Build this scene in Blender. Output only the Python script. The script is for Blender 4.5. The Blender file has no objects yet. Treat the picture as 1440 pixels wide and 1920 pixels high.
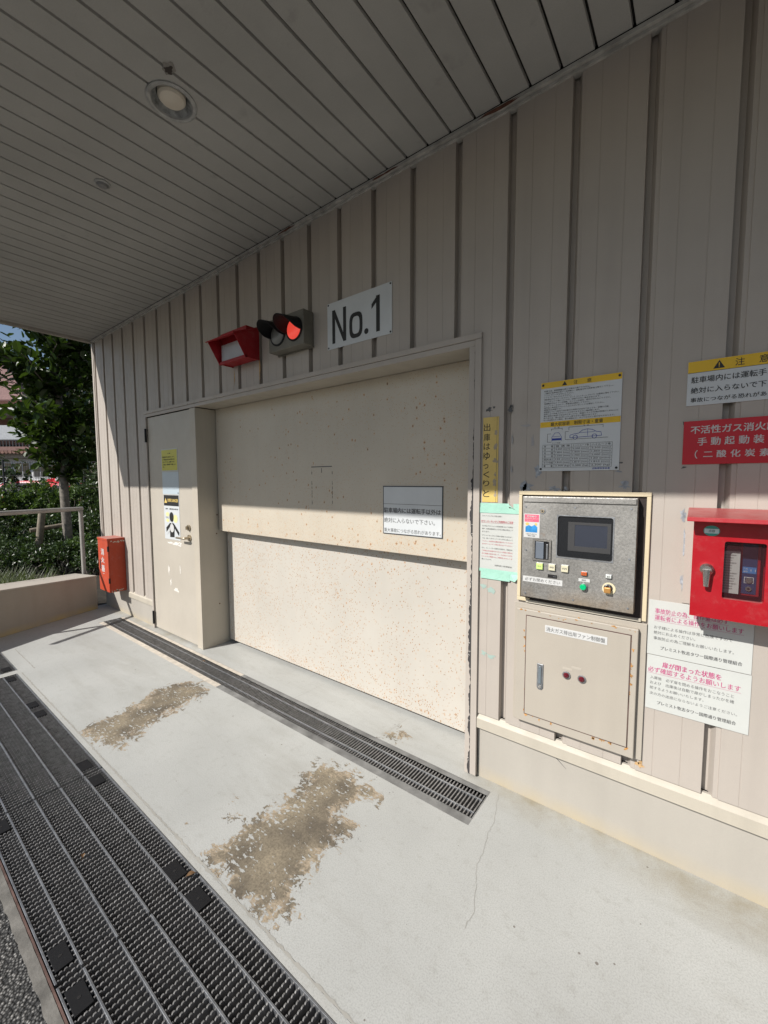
import bpy, bmesh, math, random
import numpy as np
from mathutils import Vector, Matrix, noise as mnoise
random.seed(7)
SC = bpy.context.scene
COL = SC.collection
R = math.radians
# ------------------------------------------------------------ camera
F, YAW, PITCH, ROLL = 774.93, 0.653678, 0.0739275, -0.00255
fwd = Vector((-math.sin(YAW)*math.cos(PITCH), math.cos(YAW)*math.cos(PITCH), -math.sin(PITCH)))
rgt = Vector((math.cos(YAW), math.sin(YAW), 0)); upv = rgt.cross(fwd)
r2 = rgt*math.cos(ROLL)+upv*math.sin(ROLL); u2 = r2.cross(fwd)
CAM = Vector((0, -1.76, 1.41))
cd = bpy.data.cameras.new("camera"); cam = bpy.data.objects.new("camera", cd); COL.objects.link(cam)
cam.matrix_world = Matrix(((r2.x, u2.x, -fwd.x, CAM.x), (r2.y, u2.y, -fwd.y, CAM.y), (r2.z, u2.z, -fwd.z, CAM.z), (0, 0, 0, 1)))
cd.sensor_fit = 'VERTICAL'; cd.sensor_height = 24; cd.sensor_width = 18; cd.lens = F/1920*24
cd.clip_start = 0.02; cd.clip_end = 2000
SC.camera = cam
# ------------------------------------------------------------ light
SUND = Vector((-.38, -1, .86)).normalized()
W = bpy.data.worlds.new("World"); SC.world = W; W.use_nodes = True
wn = W.node_tree; sky = wn.nodes.new("ShaderNodeTexSky"); sky.sky_type = 'NISHITA'; sky.sun_disc = False
sky.sun_elevation = math.asin(SUND.z); sky.sun_rotation = math.atan2(SUND.x, SUND.y)
wn.links.new(sky.outputs[0], wn.nodes["Background"].inputs[0]); wn.nodes["Background"].inputs[1].default_value = 0.07
ld = bpy.data.lights.new("sun", 'SUN'); ld.energy = 4.6; ld.angle = R(0.53); ld.color = (1, .965, .915)
sun = bpy.data.objects.new("sun", ld); COL.objects.link(sun); sun.location = (-3, -8, 8)
sun.rotation_euler = SUND.to_track_quat('Z', 'Y').to_euler()
SC.view_settings.view_transform = 'Standard'; SC.view_settings.look = 'None'
SC.view_settings.exposure = 0.36; SC.view_settings.gamma = 1
# ------------------------------------------------------------ node helpers
def lin(c):
    return tuple(((v/255)/12.92 if v/255 <= .04045 else ((v/255+.055)/1.055)**2.4) for v in c)
class NT:
    def __init__(s, name):
        s.m = bpy.data.materials.new(name); s.m.use_nodes = True; s.t = s.m.node_tree; s.n = s.t.nodes; s.l = s.t.links
        s.b = s.n["Principled BSDF"]; s.co = s.n.new("ShaderNodeTexCoord").outputs["Object"]
    def put(s, sock, v):
        if isinstance(v, bpy.types.NodeSocket): s.l.new(v, sock)
        elif isinstance(v, (tuple, list)): sock.default_value = (*v, 1) if len(v) == 3 and sock.type == 'RGBA' else v
        else: sock.default_value = v
    def noise(s, sc=5, det=4, rough=.55, st=None, co=None, dist=0):
        n = s.n.new("ShaderNodeTexNoise"); n.inputs["Scale"].default_value = sc; n.inputs["Detail"].default_value = det
        n.inputs["Roughness"].default_value = rough; n.inputs["Distortion"].default_value = dist
        s.l.new(s.stretch(st, co), n.inputs["Vector"]); return n.outputs["Fac"]
    def stretch(s, st, co=None):
        co = co or s.co
        if not st: return co
        m = s.n.new("ShaderNodeMapping"); m.inputs["Scale"].default_value = st; s.l.new(co, m.inputs["Vector"]); return m.outputs[0]
    def vor(s, sc, st=None, co=None, feat='F1'):
        v = s.n.new("ShaderNodeTexVoronoi"); v.feature = feat; v.inputs["Scale"].default_value = sc; s.l.new(s.stretch(st, co), v.inputs["Vector"]); return v
    def ma(s, op, a, b=0., c=0., clamp=False):
        n = s.n.new("ShaderNodeMath"); n.operation = op; n.use_clamp = clamp
        s.put(n.inputs[0], a); s.put(n.inputs[1], b); s.put(n.inputs[2], c); return n.outputs[0]
    def ramp(s, f, a, b, lo=0., hi=1.):
        n = s.n.new("ShaderNodeMapRange"); s.put(n.inputs["Value"], f)
        n.inputs["From Min"].default_value = a; n.inputs["From Max"].default_value = b
        n.inputs["To Min"].default_value = lo; n.inputs["To Max"].default_value = hi; return n.outputs[0]
    def mix(s, f, a, b):
        n = s.n.new("ShaderNodeMix"); n.data_type = 'RGBA'; s.put(n.inputs[0], f); s.put(n.inputs[6], a); s.put(n.inputs[7], b); return n.outputs[2]
    def xyz(s):
        n = s.n.new("ShaderNodeSeparateXYZ"); s.l.new(s.co, n.inputs[0]); return n.outputs
    def attr(s, name):
        n = s.n.new("ShaderNodeAttribute"); n.attribute_name = name; return n.outputs["Fac"]
    def bump(s, h, st=.3, dist=.002):
        n = s.n.new("ShaderNodeBump"); n.inputs["Strength"].default_value = st; n.inputs["Distance"].default_value = dist
        s.l.new(h, n.inputs["Height"]); s.l.new(n.outputs[0], s.b.inputs["Normal"])
    def done(s, col, rough=.6, metal=0., spec=.4):
        s.put(s.b.inputs["Base Color"], col); s.put(s.b.inputs["Roughness"], rough); s.put(s.b.inputs["Metallic"], metal)
        s.b.inputs["Specular IOR Level"].default_value = spec; return s.m
def cmul(c, k): return tuple(min(1, v*k) for v in c)
def simple(name, col, rough=.6, metal=0., var=.1, sc=8, bs=120, bst=.15, spec=.4):
    t = NT(name); f = t.ramp(t.noise(sc, 6), .3, .7)
    t.bump(t.noise(bs, 3), bst)
    return t.done(t.mix(f, cmul(col, 1-var), cmul(col, 1+var)), rough, metal, spec)
def painted(name, col, streak=.12, rust=0., rough=.5, chips=0., zb=None, spec=.4, grime=.0, dust=0.):
    """weathered paint: blotches, vertical streaks, optional rust freckles (denser towards the lower edges zb)"""
    t = NT(name)
    c = t.mix(t.ramp(t.noise(2.3, 7), .3, .7), cmul(col, .94), cmul(col, 1.04))
    f = t.ramp(t.noise(9, 5, st=(1, 1, .06)), .45, .8, 0, streak)
    c = t.mix(f, c, cmul(col, .55))
    f2 = t.ramp(t.noise(1.2, 5, .7), .55, .8, 0, streak*1.3); c = t.mix(f2, c, cmul((col[0]*.8, col[1]*.76, col[2]*.68), .85))
    c = t.mix(t.ramp(t.noise(300, 2), .35, .65, 0, .07), c, cmul(col, .5))
    if grime:
        x, y, z = t.xyz(); g = t.ma('MULTIPLY', t.ramp(z, 0, .07, 1, 0), t.ramp(t.noise(7, 6), .35, .65, .1, grime)); g = t.ma('MAXIMUM', g, 0.)
        c = t.mix(g, c, lin((190, 165, 100)))
    if rust:
        x, y, z = t.xyz()
        dens = t.ramp(t.noise(2.6, 5, .6), .38, .64, -.25, 1.25)
        if zb:
            dd = t.ramp(z, zb, zb+.16, 1.9, 0.)
            dd = t.ma('MAXIMUM', dd, 0.); up = t.ma('GREATER_THAN', z, zb-.004); dens = t.ma('ADD', dens, t.ma('MULTIPLY', dd, up))
        for sc, thr, rad in ((40, .83, .22), (78, .73, .27), (150, .72, .34)):
            v = t.vor(sc, (1, 1, .75)); rc = t.n.new("ShaderNodeSeparateColor"); t.l.new(v.outputs["Color"], rc.inputs[0])
            sel = t.ma('GREATER_THAN', t.ma('MULTIPLY_ADD', dens, .22*rust, rc.outputs[0]), thr+.12)
            r = t.ma('MULTIPLY', rc.outputs[1], rad)
            d = t.ma('MULTIPLY_ADD', t.noise(sc*3.5, 3), .28, v.outputs["Distance"])
            d = t.ma('SUBTRACT', d, .14)
            core = t.ma('MULTIPLY', sel, t.ma('LESS_THAN', d, r))
            halo = t.ma('MULTIPLY', sel, t.ramp(t.ma('SUBTRACT', d, r), 0, .22, .45, 0))
            halo = t.ma('MAXIMUM', halo, 0.)
            c = t.mix(t.ma('MULTIPLY', halo, .8), c, lin((196, 148, 92)))
            c = t.mix(t.ma('MULTIPLY', core, .72), c, t.mix(rc.outputs[2], lin((74, 52, 36)), lin((146, 92, 46))))
    if chips:
        n = t.ma('ADD', t.noise(28, 8, .65), t.ma('MULTIPLY', t.noise(4, 3), .5))
        k = t.ramp(n, 1.08-chips*.35, 1.10-chips*.35)
        c = t.mix(k, c, t.mix(t.noise(60, 2), lin((70, 66, 66)), lin((150, 120, 95))))
    if dust:
        g = t.n.new("ShaderNodeNewGeometry"); q = t.n.new("ShaderNodeSeparateXYZ"); t.l.new(g.outputs["Normal"], q.inputs[0])
        up = t.ma('MAXIMUM', t.ramp(q.outputs[2], .4, .9, 0, 1), 0.); up = t.ma('MULTIPLY', up, t.ramp(t.noise(20, 6), .3, .7, dust*.5, dust))
        al = t.ramp(t.noise(22, 9, .78), .52, .72, 0, dust*.30); c = t.mix(t.ma('MAXIMUM', up, al), c, (.42, .33, .30))
        sc_ = t.ramp(t.noise(40, 8, .75, st=(1, 1, .25)), .70, .73, 0, .5); c = t.mix(sc_, c, cmul(col, .35))
    t.bump(t.ma('ADD', t.noise(6, 3), t.ma('MULTIPLY', t.noise(160, 3), .25)), .25, .003)
    return t.done(c, t.ramp(t.noise(14, 5), .3, .7, rough-.08, rough+.1), 0., spec)
# ------------------------------------------------------------ mesh helpers
FONT_CACHE = {}
def glyphs(body, off):
    k = (body, off)
    if k not in FONT_CACHE:
        c = bpy.data.curves.new("t", "FONT"); c.body = body; c.offset = off; c.resolution_u = 2
        o = bpy.data.objects.new("t", c); COL.objects.link(o)
        me = bpy.data.meshes.new_from_object(o)
        if not len(me.vertices): me = bpy.data.meshes.new_from_object(o.evaluated_get(bpy.context.evaluated_depsgraph_get()))
        vs = [v.co.copy() for v in me.vertices]; fs = [tuple(p.vertices) for p in me.polygons]
        bpy.data.objects.remove(o); bpy.data.curves.remove(c); bpy.data.meshes.remove(me)
        FONT_CACHE[k] = (vs, fs)
    return FONT_CACHE[k]
class MB:
    def __init__(s): s.v = []; s.f = []; s.m = []; s.xf = None
    def add(s, vs, fs, m=0):
        o = len(s.v)
        for p in vs:
            p = Vector(p)
            s.v.append(s.xf @ p if s.xf else p)
        for f in fs: s.f.append(tuple(i+o for i in f)); s.m.append(m)
        return s
    def box(s, x0, x1, y0, y1, z0, z1, m=0):
        x0, x1 = min(x0, x1), max(x0, x1); y0, y1 = min(y0, y1), max(y0, y1); z0, z1 = min(z0, z1), max(z0, z1)
        return s.add([(x0, y0, z0), (x1, y0, z0), (x1, y1, z0), (x0, y1, z0), (x0, y0, z1), (x1, y0, z1), (x1, y1, z1), (x0, y1, z1)],
                     [(0, 3, 2, 1), (4, 5, 6, 7), (0, 1, 5, 4), (1, 2, 6, 5), (2, 3, 7, 6), (3, 0, 4, 7)], m)
    def prism(s, pts, plane, a, b, m=0):
        """pts 2-D counter-clockwise; plane 'xz' extrudes along y, 'yz' along x, 'xy' along z"""
        def P(p, d): return {'xz': (p[0], d, p[1]), 'yz': (d, p[0], p[1]), 'xy': (p[0], p[1], d)}[plane]
        n = len(pts); vs = [P(p, a) for p in pts]+[P(p, b) for p in pts]
        fs = [tuple(range(n))[::-1], tuple(range(n, 2*n))]+[(i, (i+1) % n, n+(i+1) % n, n+i) for i in range(n)]
        return s.add(vs, fs, m)
    def tube(s, pts, rs, n=10, m=0, caps=True):
        pts = [Vector(p) for p in pts]
        if not isinstance(rs, (list, tuple)): rs = [rs]*len(pts)
        vs = []; fs = []; k = len(pts)
        for i, p in enumerate(pts):
            d = (pts[min(i+1, k-1)]-pts[max(i-1, 0)]).normalized()
            a = d.orthogonal().normalized() if i == 0 else (a-d*a.dot(d)).normalized()
            b = d.cross(a)
            for j in range(n):
                t = 2*math.pi*j/n; vs.append(p+(a*math.cos(t)+b*math.sin(t))*rs[i])
        for i in range(k-1):
            for j in range(n): fs.append((i*n+j, i*n+(j+1) % n, (i+1)*n+(j+1) % n, (i+1)*n+j))
        if caps: fs += [tuple(range(n))[::-1], tuple(range((k-1)*n, k*n))]
        return s.add(vs, fs, m)
    def disc(s, c, ax, r, h, n=24, m=0):
        c = Vector(c); ax = Vector(ax).normalized(); return s.tube([c, c+ax*h], r, n, m)
    def blob(s, cx, cz, rx, rz, y, n=18, rag=.35, m=0, th=.0006):
        ph = random.random()*50; pts = []
        for i in range(n):
            t = 2*math.pi*i/n; k = 1+rag*(mnoise.noise(Vector((math.cos(t)*1.7+ph, math.sin(t)*1.7, ph)))*1.6)+rag*.4*(random.random()-.5)
            pts.append((cx+math.cos(t)*rx*k, cz+math.sin(t)*rz*k))
        return s.prism(pts, 'xz', y, y-th, m)
    def text(s, body, x0, x1, z0, z1, y, m=0, off=0., fit=True):
        """lettering lying on a plane that faces -y, fitted between x0..x1 and z0..z1"""
        vs, fs = glyphs(body, 0)
        if not vs: return s
        ax = min(v.x for v in vs); bx = max(v.x for v in vs); ay = min(v.y for v in vs); by = max(v.y for v in vs)
        sx = (x1-x0)/(bx-ax); sz = (z1-z0)/(by-ay)
        if off:
            e = min(off*.9, .028)*abs(sx); sx = (x1-x0-2*e)/(bx-ax)
            for k, q in enumerate(((-1, -1), (1, -1), (-1, 1), (1, 1))):
                s.add([(x0+e+(v.x-ax)*sx+q[0]*e, y-k*.00005, z0+(v.y-ay)*sz+q[1]*e*.45) for v in vs], fs, m)
            return s
        return s.add([(x0+(v.x-ax)*sx, y, z0+(v.y-ay)*sz) for v in vs], fs, m)
    def build(s, name, mats, parent=None, bevel=0, smooth=False, local=False, seg=2, **props):
        me = bpy.data.meshes.new(name); o = bpy.data.objects.new(name, me); COL.objects.link(o)
        off = Vector((0, 0, 0))
        if parent is not None:
            o.parent = parent
            if not local:
                q = parent
                while q: off += q.location; q = q.parent
        me.from_pydata([v-off for v in s.v], [], s.f)
        for x in (mats if isinstance(mats, (list, tuple)) else [mats]): me.materials.append(x)
        me.polygons.foreach_set("material_index", s.m)
        if smooth:
            me.polygons.foreach_set("use_smooth", [True]*len(me.polygons))
            try: me.set_sharp_from_angle(angle=R(35))
            except Exception: pass
        me.validate(); me.update()
        if bevel:
            b = o.modifiers.new("bevel", 'BEVEL'); b.width = bevel; b.segments = seg; b.limit_method = 'ANGLE'; b.angle_limit = R(40)
            b.harden_normals = False
        for k, v in props.items(): o[k] = v
        return o
def build_each(b, name, mats, parent, **k):
    """one part per connected piece"""
    par = list(range(len(b.v)))
    def fd(i):
        while par[i] != i: par[i] = par[par[i]]; i = par[i]
        return i
    for f in b.f:
        for i in f[1:]: par[fd(i)] = fd(f[0])
    grp = {}
    for f, m in zip(b.f, b.m): grp.setdefault(fd(f[0]), []).append((f, m))
    for fs in grp.values():
        ids = sorted({i for f, _ in fs for i in f}); mp = {j: n for n, j in enumerate(ids)}; c = MB()
        c.v = [b.v[i] for i in ids]; c.f = [tuple(mp[i] for i in f) for f, _ in fs]; c.m = [m for _, m in fs]; o = c.build(name, mats, parent, **k)
    return o
def thing(name, label, cat, loc=(0, 0, 0), rz=0, group=None):
    o = bpy.data.objects.new(name, None); COL.objects.link(o); o.location = loc; o.rotation_euler = (0, 0, rz)
    o.empty_display_size = .1; o['label'] = label; o['category'] = cat
    if group: o['group'] = group
    return o
def copy_thing(root, loc, rz, label):
    r = root.copy(); COL.objects.link(r); r.location = loc; r.rotation_euler = (0, 0, rz); r['label'] = label
    for ch in list(root.children):
        c = ch.copy(); COL.objects.link(c); c.parent = r
        for g in list(ch.children):
            d = g.copy(); COL.objects.link(d); d.parent = c
    return r
# ------------------------------------------------------------ materials
BEIGE = (.415, .371, .328)
m_clad = painted("cladding_paint", BEIGE, .20, rough=.5)
m_trim = painted("trim_paint", cmul(BEIGE, 1.02), .22, chips=.28, rough=.5)
m_flash = painted("flashing_paint", (.45, .41, .34), .3, rough=.5)
m_plinth = painted("plinth_paint", (.385, .358, .315), .16, rough=.6, grime=.3)
m_jamb = painted("jamb_paint", (.46, .415, .345), .22, rough=.45)
m_mdoor = painted("man_door_paint", (.445, .405, .345), .08, rough=.42)
m_up = painted("upper_door_paint", (.50, .45, .37), .12, rust=1.0, zb=1.0, rough=.42)
m_low = painted("lower_door_paint", (.485, .455, .405), .07, rust=.95, zb=.03, rough=.42)
m_dark = simple("dark_gap", (.012, .011, .011), .8)
m_blackm = simple("black_metal", (.010, .010, .011), .6, spec=.25)
def soffit_mat():
    t = NT("soffit_paint"); col = (.42, .412, .388)
    c = t.mix(t.ramp(t.noise(1.6, 6, .6), .3, .7), cmul(col, .86), cmul(col, 1.08))
    c = t.mix(t.ramp(t.noise(9, 6, .6), .62, .72, 0, .35), c, cmul(col, .55))
    c = t.mix(t.ramp(t.noise(5, 4), .62, .75, 0, .3), c, (.42, .42, .4))
    c = t.mix(t.ramp(t.noise(240, 2), .35, .65, 0, .14), c, cmul(col, .5))
    t.bump(t.noise(90, 3), .15); return t.done(c, .62, 0, .3)
m_soffit = soffit_mat()
m_fascia = simple("fascia_paint", (.4, .37, .33), .5, var=.15)
def floor_mat():
    t = NT("painted_concrete"); w = t.attr("wear")
    base = (.45, .455, .436)
    c = t.mix(t.ramp(t.noise(1.4, 6), .3, .7), cmul(base, .86), cmul(base, 1.06))
    c = t.mix(t.ramp(t.noise(3.2, 6, .6, st=(.55, 1.6, 1)), .56, .8, 0, .5), c, (.29, .28, .245))
    c = t.mix(t.ramp(t.noise(11, 5, .6, st=(.8, 1.3, 1)), .6, .74, 0, .16), c, (.26, .25, .23))
    c = t.mix(t.ramp(t.noise(230, 4, .65), .44, .68, 0, .5), c, cmul(base, .5)); c = t.mix(t.ramp(t.noise(24, 8, .75), .54, .72, 0, .38), c, (.24, .23, .2)); c = t.mix(t.ramp(t.noise(2.2, 8, .72, st=(.35, 2.2, 1), dist=.5), .53, .68, 0, .3), c, (.27, .26, .23))
    g = t.attr("grime"); gg = t.ma('MULTIPLY', g, t.ramp(t.noise(4.5, 7, .65), .36, .66, .05, 1.))
    c = t.mix(t.ma('MULTIPLY', gg, .8, clamp=True), c, lin((132, 120, 92)))
    # freckles of dirt
    v = t.vor(22); rc = t.n.new("ShaderNodeSeparateColor"); t.l.new(v.outputs["Color"], rc.inputs[0])
    dot = t.ma('MULTIPLY', t.ma('GREATER_THAN', rc.outputs[0], .86), t.ma('LESS_THAN', v.outputs["Distance"], t.ma('MULTIPLY', rc.outputs[1], .11)))
    c = t.mix(t.ma('MULTIPLY', dot, .75), c, (.12, .1, .08))
    # worn paint: attribute is a signed distance in metres, positive inside the bare patch
    n1 = t.noise(15, 9, .68, dist=1.1); n2 = t.noise(64, 6, .62, st=(.6, 1.4, 1), dist=.8)
    d = t.ma('ADD', w, t.ma('MULTIPLY', t.ma('SUBTRACT', n1, .5), .36))
    d = t.ma('ADD', d, t.ma('MULTIPLY', t.ma('SUBTRACT', n2, .5), .16))
    k = t.ramp(d, -.0008, .0008); k.node.clamp = True
    flk = t.ma('MULTIPLY', t.ma('GREATER_THAN', t.noise(58, 5, .6, st=(.7, 1.3, 1)), t.ramp(t.noise(7, 4), .38, .62, .545, .68)), t.ma('GREATER_THAN', d, .004)); k = t.ma('SUBTRACT', k, flk, clamp=True)
    bare = t.mix(t.ramp(t.noise(5.5, 5), .38, .62), lin((104, 96, 84)), lin((148, 137, 117)))
    bare = t.mix(t.ramp(t.noise(110, 6, .7), .42, .66, 0, .6), bare, lin((70, 64, 54)))
    bare = t.mix(t.ramp(d, 0, .008, .95, 0), bare, lin((58, 52, 45)))  # dark rim: shadow under the broken paint edge, put into the colour
    fr = t.ma('MULTIPLY', t.ramp(d, .004, .05, 1, 0), t.ramp(t.noise(12, 5), .45, .55)); bare = t.mix(t.ma('MULTIPLY', fr, .8), bare, lin((178, 162, 140))); c = t.mix(k, c, bare)
    h = t.ma('ADD', t.ma('MULTIPLY', k, -1.), t.ma('MULTIPLY', t.noise(220, 3), .12)); h = t.ma('ADD', h, t.ma('MULTIPLY', t.noise(3, 4), .6))
    t.bump(h, .6, .003)
    return t.done(c, t.ma('MULTIPLY_ADD', k, .25, .55), 0, .35)
m_floor = floor_mat()
m_soil = simple("soil", (.03, .024, .016), .9, var=.4, bst=.6, sc=12)
m_grey = simple("bare_concrete", (.23, .225, .21), .75, var=.35, sc=10, bst=.4)
m_kerb = simple("kerb_concrete", (.14, .133, .12), .85, var=.35, sc=14, bst=.9, bs=70)
m_edge = simple("rusty_edge", (.10, .06, .05), .7, var=.5, sc=20)
def asphalt_mat():
    t = NT("asphalt"); v = t.vor(125); r = t.n.new("ShaderNodeSeparateColor"); t.l.new(v.outputs["Color"], r.inputs[0])
    c = t.mix(r.outputs[0], (.04, .04, .038), (.34, .33, .31)); c = t.mix(t.ramp(v.outputs["Distance"], .25, .6), c, (.018, .018, .018))
    c = t.mix(t.ramp(t.noise(3, 4), .4, .7, 0, .4), c, (.05, .05, .05))
    t.bump(t.ma('SUBTRACT', 1., v.outputs["Distance"]), 1., .006); return t.done(c, .85)
m_asph = asphalt_mat()
m_galv = simple("galvanised_steel", (.30, .31, .325), .42, .75, var=.3, sc=30, bst=.3)
m_grate = simple("grate_steel", (.235, .23, .225), .45, .45, var=.35, sc=40, bst=.3)
m_chan = simple("wet_channel", (.02, .02, .02), .6)
def steel_mat():
    t = NT("weathered_stainless"); b = (.29, .282, .266)
    c = t.mix(t.ramp(t.noise(4, 7, .65), .35, .65), cmul(b, .7), cmul(b, 1.2))
    c = t.mix(t.ramp(t.noise(150, 4, .7), .42, .68, 0, .38), c, (.44, .425, .40))
    z = t.xyz()[2]; rf = t.ma('MULTIPLY', t.ma('MAXIMUM', t.ramp(z, -.01, .07, 1, 0), 0.), t.ramp(t.noise(6, 5), .35, .65)); c = t.mix(t.ma('MULTIPLY', rf, .7), c, (.28, .19, .10))
    c = t.mix(t.ramp(t.noise(12, 5), .68, .74, 0, .6), c, (.22, .13, .07))
    t.bump(t.noise(200, 3), .2); return t.done(c, t.ramp(t.noise(120, 4), .35, .65, .38, .62), .55, .5)
m_steel = steel_mat()
m_cream = painted("cream_sealant", (.60, .51, .35), .25, rough=.6)
m_cab = painted("cabinet_paint", (.40, .36, .305), .15, rough=.45)
m_red = painted("red_enamel", lin((160, 18, 30)), .2, rough=.36, dust=.30)
m_redd = painted("faded_red_enamel", lin((150, 18, 28)), .35, rough=.55, dust=.4)
m_ext = painted("orange_red_enamel", lin((176, 66, 38)), .35, rough=.6, dust=.55)
m_white = simple("sign_white", (.55, .57, .58), .35, var=.04, bst=.05)
m_paper = simple("paper_white", (.49, .50, .475), .6, var=.03, bst=.1)
m_label = simple("label_white", (.54, .54, .53), .4, var=.02)
m_black = simple("print_black", (.015, .015, .015), .5, bst=0)
m_ink = simple("print_grey", (.09, .09, .09), .6, bst=0)
m_pink = simple("print_pink", lin((178, 70, 118)), .6, bst=0)
m_redink = simple("print_red", lin((186, 72, 86)), .6, bst=0)
m_blue = simple("print_blue", lin((40, 60, 150)), .6, bst=0)
m_yell = simple("sign_yellow", lin((218, 176, 22)), .4, var=.08)
m_yell2 = simple("faded_yellow", lin((207, 180, 105)), .5, var=.08, sc=20)
m_lime = simple("notice_yellow", lin((188, 181, 61)), .35, var=.04)
m_frost = simple("frosted_sheet", (.44, .51, .56), .3, var=.03)
m_redsign = simple("sign_red", lin((186, 12, 36)), .4, var=.05)
m_mint = simple("mint_tape", lin((154, 198, 181)), .6, var=.08, sc=18, bst=.6, bs=60)
m_mintf = simple("mint_residue", lin((152, 172, 164)), .6, var=.08)
m_scar = simple("paint_scar", (.30, .32, .35), .6, var=.4, sc=60, bst=.5)
m_sgrey = simple("signal_housing", (.15, .14, .115), .55, var=.2)
m_chrome = simple("chrome", (.62, .60, .57), .25, .95, var=.15)
m_bronze = simple("worn_brass", (.42, .36, .27), .35, .85, var=.2)
m_screen = simple("touch_screen", (.035, .04, .055), .12, spec=.6, bst=0)
m_bezel = simple("screen_bezel", (.05, .05, .052), .3)
m_win = simple("smoked_window", (.012, .013, .015), .08, spec=.7, bst=0)
def glass_mat(name, tint, alpha):
    t = NT(name); t.b.inputs["Alpha"].default_value = alpha; return t.done(tint, .05, 0, .8)
m_pane = glass_mat("smoked_pane", (.06, .02, .025), .38)
def emis(name, col, e, base):
    t = NT(name); t.b.inputs["Emission Color"].default_value = (*col, 1); t.b.inputs["Emission Strength"].default_value = e; return t.done(base, .3)
m_lit = emis("lit_red_lens", (1, .09, .06), .5, (.5, .03, .02))
m_lens = simple("diffuser_lens", (.62, .56, .47), .35, var=.04)
m_refl = simple("dirty_reflector", (.30, .31, .31), .5, .3, var=.6, sc=45, bst=.5)
m_ring = simple("lamp_ring", (.36, .36, .35), .5, .2, var=.3, sc=30)
m_bark = simple("bark", (.19, .17, .145), .85, var=.4, sc=20, bst=1, bs=50)
m_post = simple("weathered_timber", (.20, .17, .13), .85, var=.3, sc=20, bst=.8, bs=60)
m_rail = simple("rail_paint", (.33, .315, .29), .5, var=.12)
m_para = painted("parapet_render", (.36, .315, .26), .25, rough=.75, grime=.8)
m_para2 = painted("parapet_cap", (.44, .40, .345), .15, rough=.75)
def leaf_mat(name, a, b, rough=.35, tr=.25):
    t = NT(name); g = t.n.new("ShaderNodeNewGeometry"); c = t.mix(g.outputs["Random Per Island"], a, b)
    t.done(c, rough, 0, .5); ts = t.n.new("ShaderNodeBsdfTranslucent"); t.l.new(t.mix(.5, c, cmul((b[0]*1.4, b[1]*1.5, b[2]*.6), 1.3)), ts.inputs[0])
    mx = t.n.new("ShaderNodeMixShader"); mx.inputs[0].default_value = tr; out = t.n["Material Output"]
    t.l.new(t.b.outputs[0], mx.inputs[1]); t.l.new(ts.outputs[0], mx.inputs[2]); t.l.new(mx.outputs[0], out.inputs[0]); return t.m
m_leafT = leaf_mat("glossy_tree_leaf", (.018, .04, .008), (.05, .085, .015), .3, .22)
m_leafH = leaf_mat("hedge_leaf", (.03, .055, .015), (.10, .16, .04), .42, .25)
m_leafD = leaf_mat("dark_hedge_leaf", (.02, .04, .012), (.05, .085, .022), .4, .2)
m_grass = leaf_mat("grass_blade", (.03, .045, .018), (.13, .16, .07), .5, .3)
# ------------------------------------------------------------ ground
def sheet(name, rects, z, mat, **k):
    b = MB()
    for x0, x1, y0, y1 in rects: b.add([(x0, y0, z), (x1, y0, z), (x1, y1, z), (x0, y1, z)], [(0, 1, 2, 3)])
    return b.build(name, mat, kind='structure', **k)
XE = 3.4
sheet("asphalt_road", [(-400, 400, -400, -1.495)], -.004, m_asph)
sheet("soil_ground", [(-400, -5.42, -1.518, 400), (-5.42, 400, .36, 400)], -.006, m_soil)
DX0, DX1, DY0, DY1 = -4.75, -.70, -.283, -.055           # slot drain by the door
TY0, TY1 = -1.485, -1.062                                   # wide trench
P1 = [(-2.766, -1.019), (-2.785, -.781), (-2.892, -.54), (-2.861, -.329), (-2.566, -.318), (-2.527, -.521), (-2.492, -.7), (-2.403, -.895), (-2.359, -.955), (-2.598, -1.027)]
P2 = [(-1.412, -1.0), (-1.442, -.849), (-1.404, -.67), (-1.396, -.613), (-1.474, -.403), (-1.274, -.352), (-1.079, -.382), (-1.182, -.511), (-1.143, -.586), (-1.046, -.599), (-1.099, -.704), (-1.076, -.791), (-1.084, -.864), (-1.002, -.958), (-1.031, -.992), (-1.12, -1.005), (-1.251, -1.02)]
P3 = [(-1.34, .0), (-1.33, .08), (-1.24, .06), (-1.25, -.02)]
def sdf(p, poly):
    best = 9; ins = False; n = len(poly)
    for i in range(n):
        a = poly[i]; b = poly[(i+1) % n]; dx, dy = b[0]-a[0], b[1]-a[1]
        t = max(0, min(1, ((p[0]-a[0])*dx+(p[1]-a[1])*dy)/(dx*dx+dy*dy))); best = min(best, math.hypot(p[0]-a[0]-dx*t, p[1]-a[1]-dy*t))
        if (a[1] > p[1]) != (b[1] > p[1]) and p[0] < dx*(p[1]-a[1])/dy+a[0]: ins = not ins
    return best if ins else -best
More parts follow.
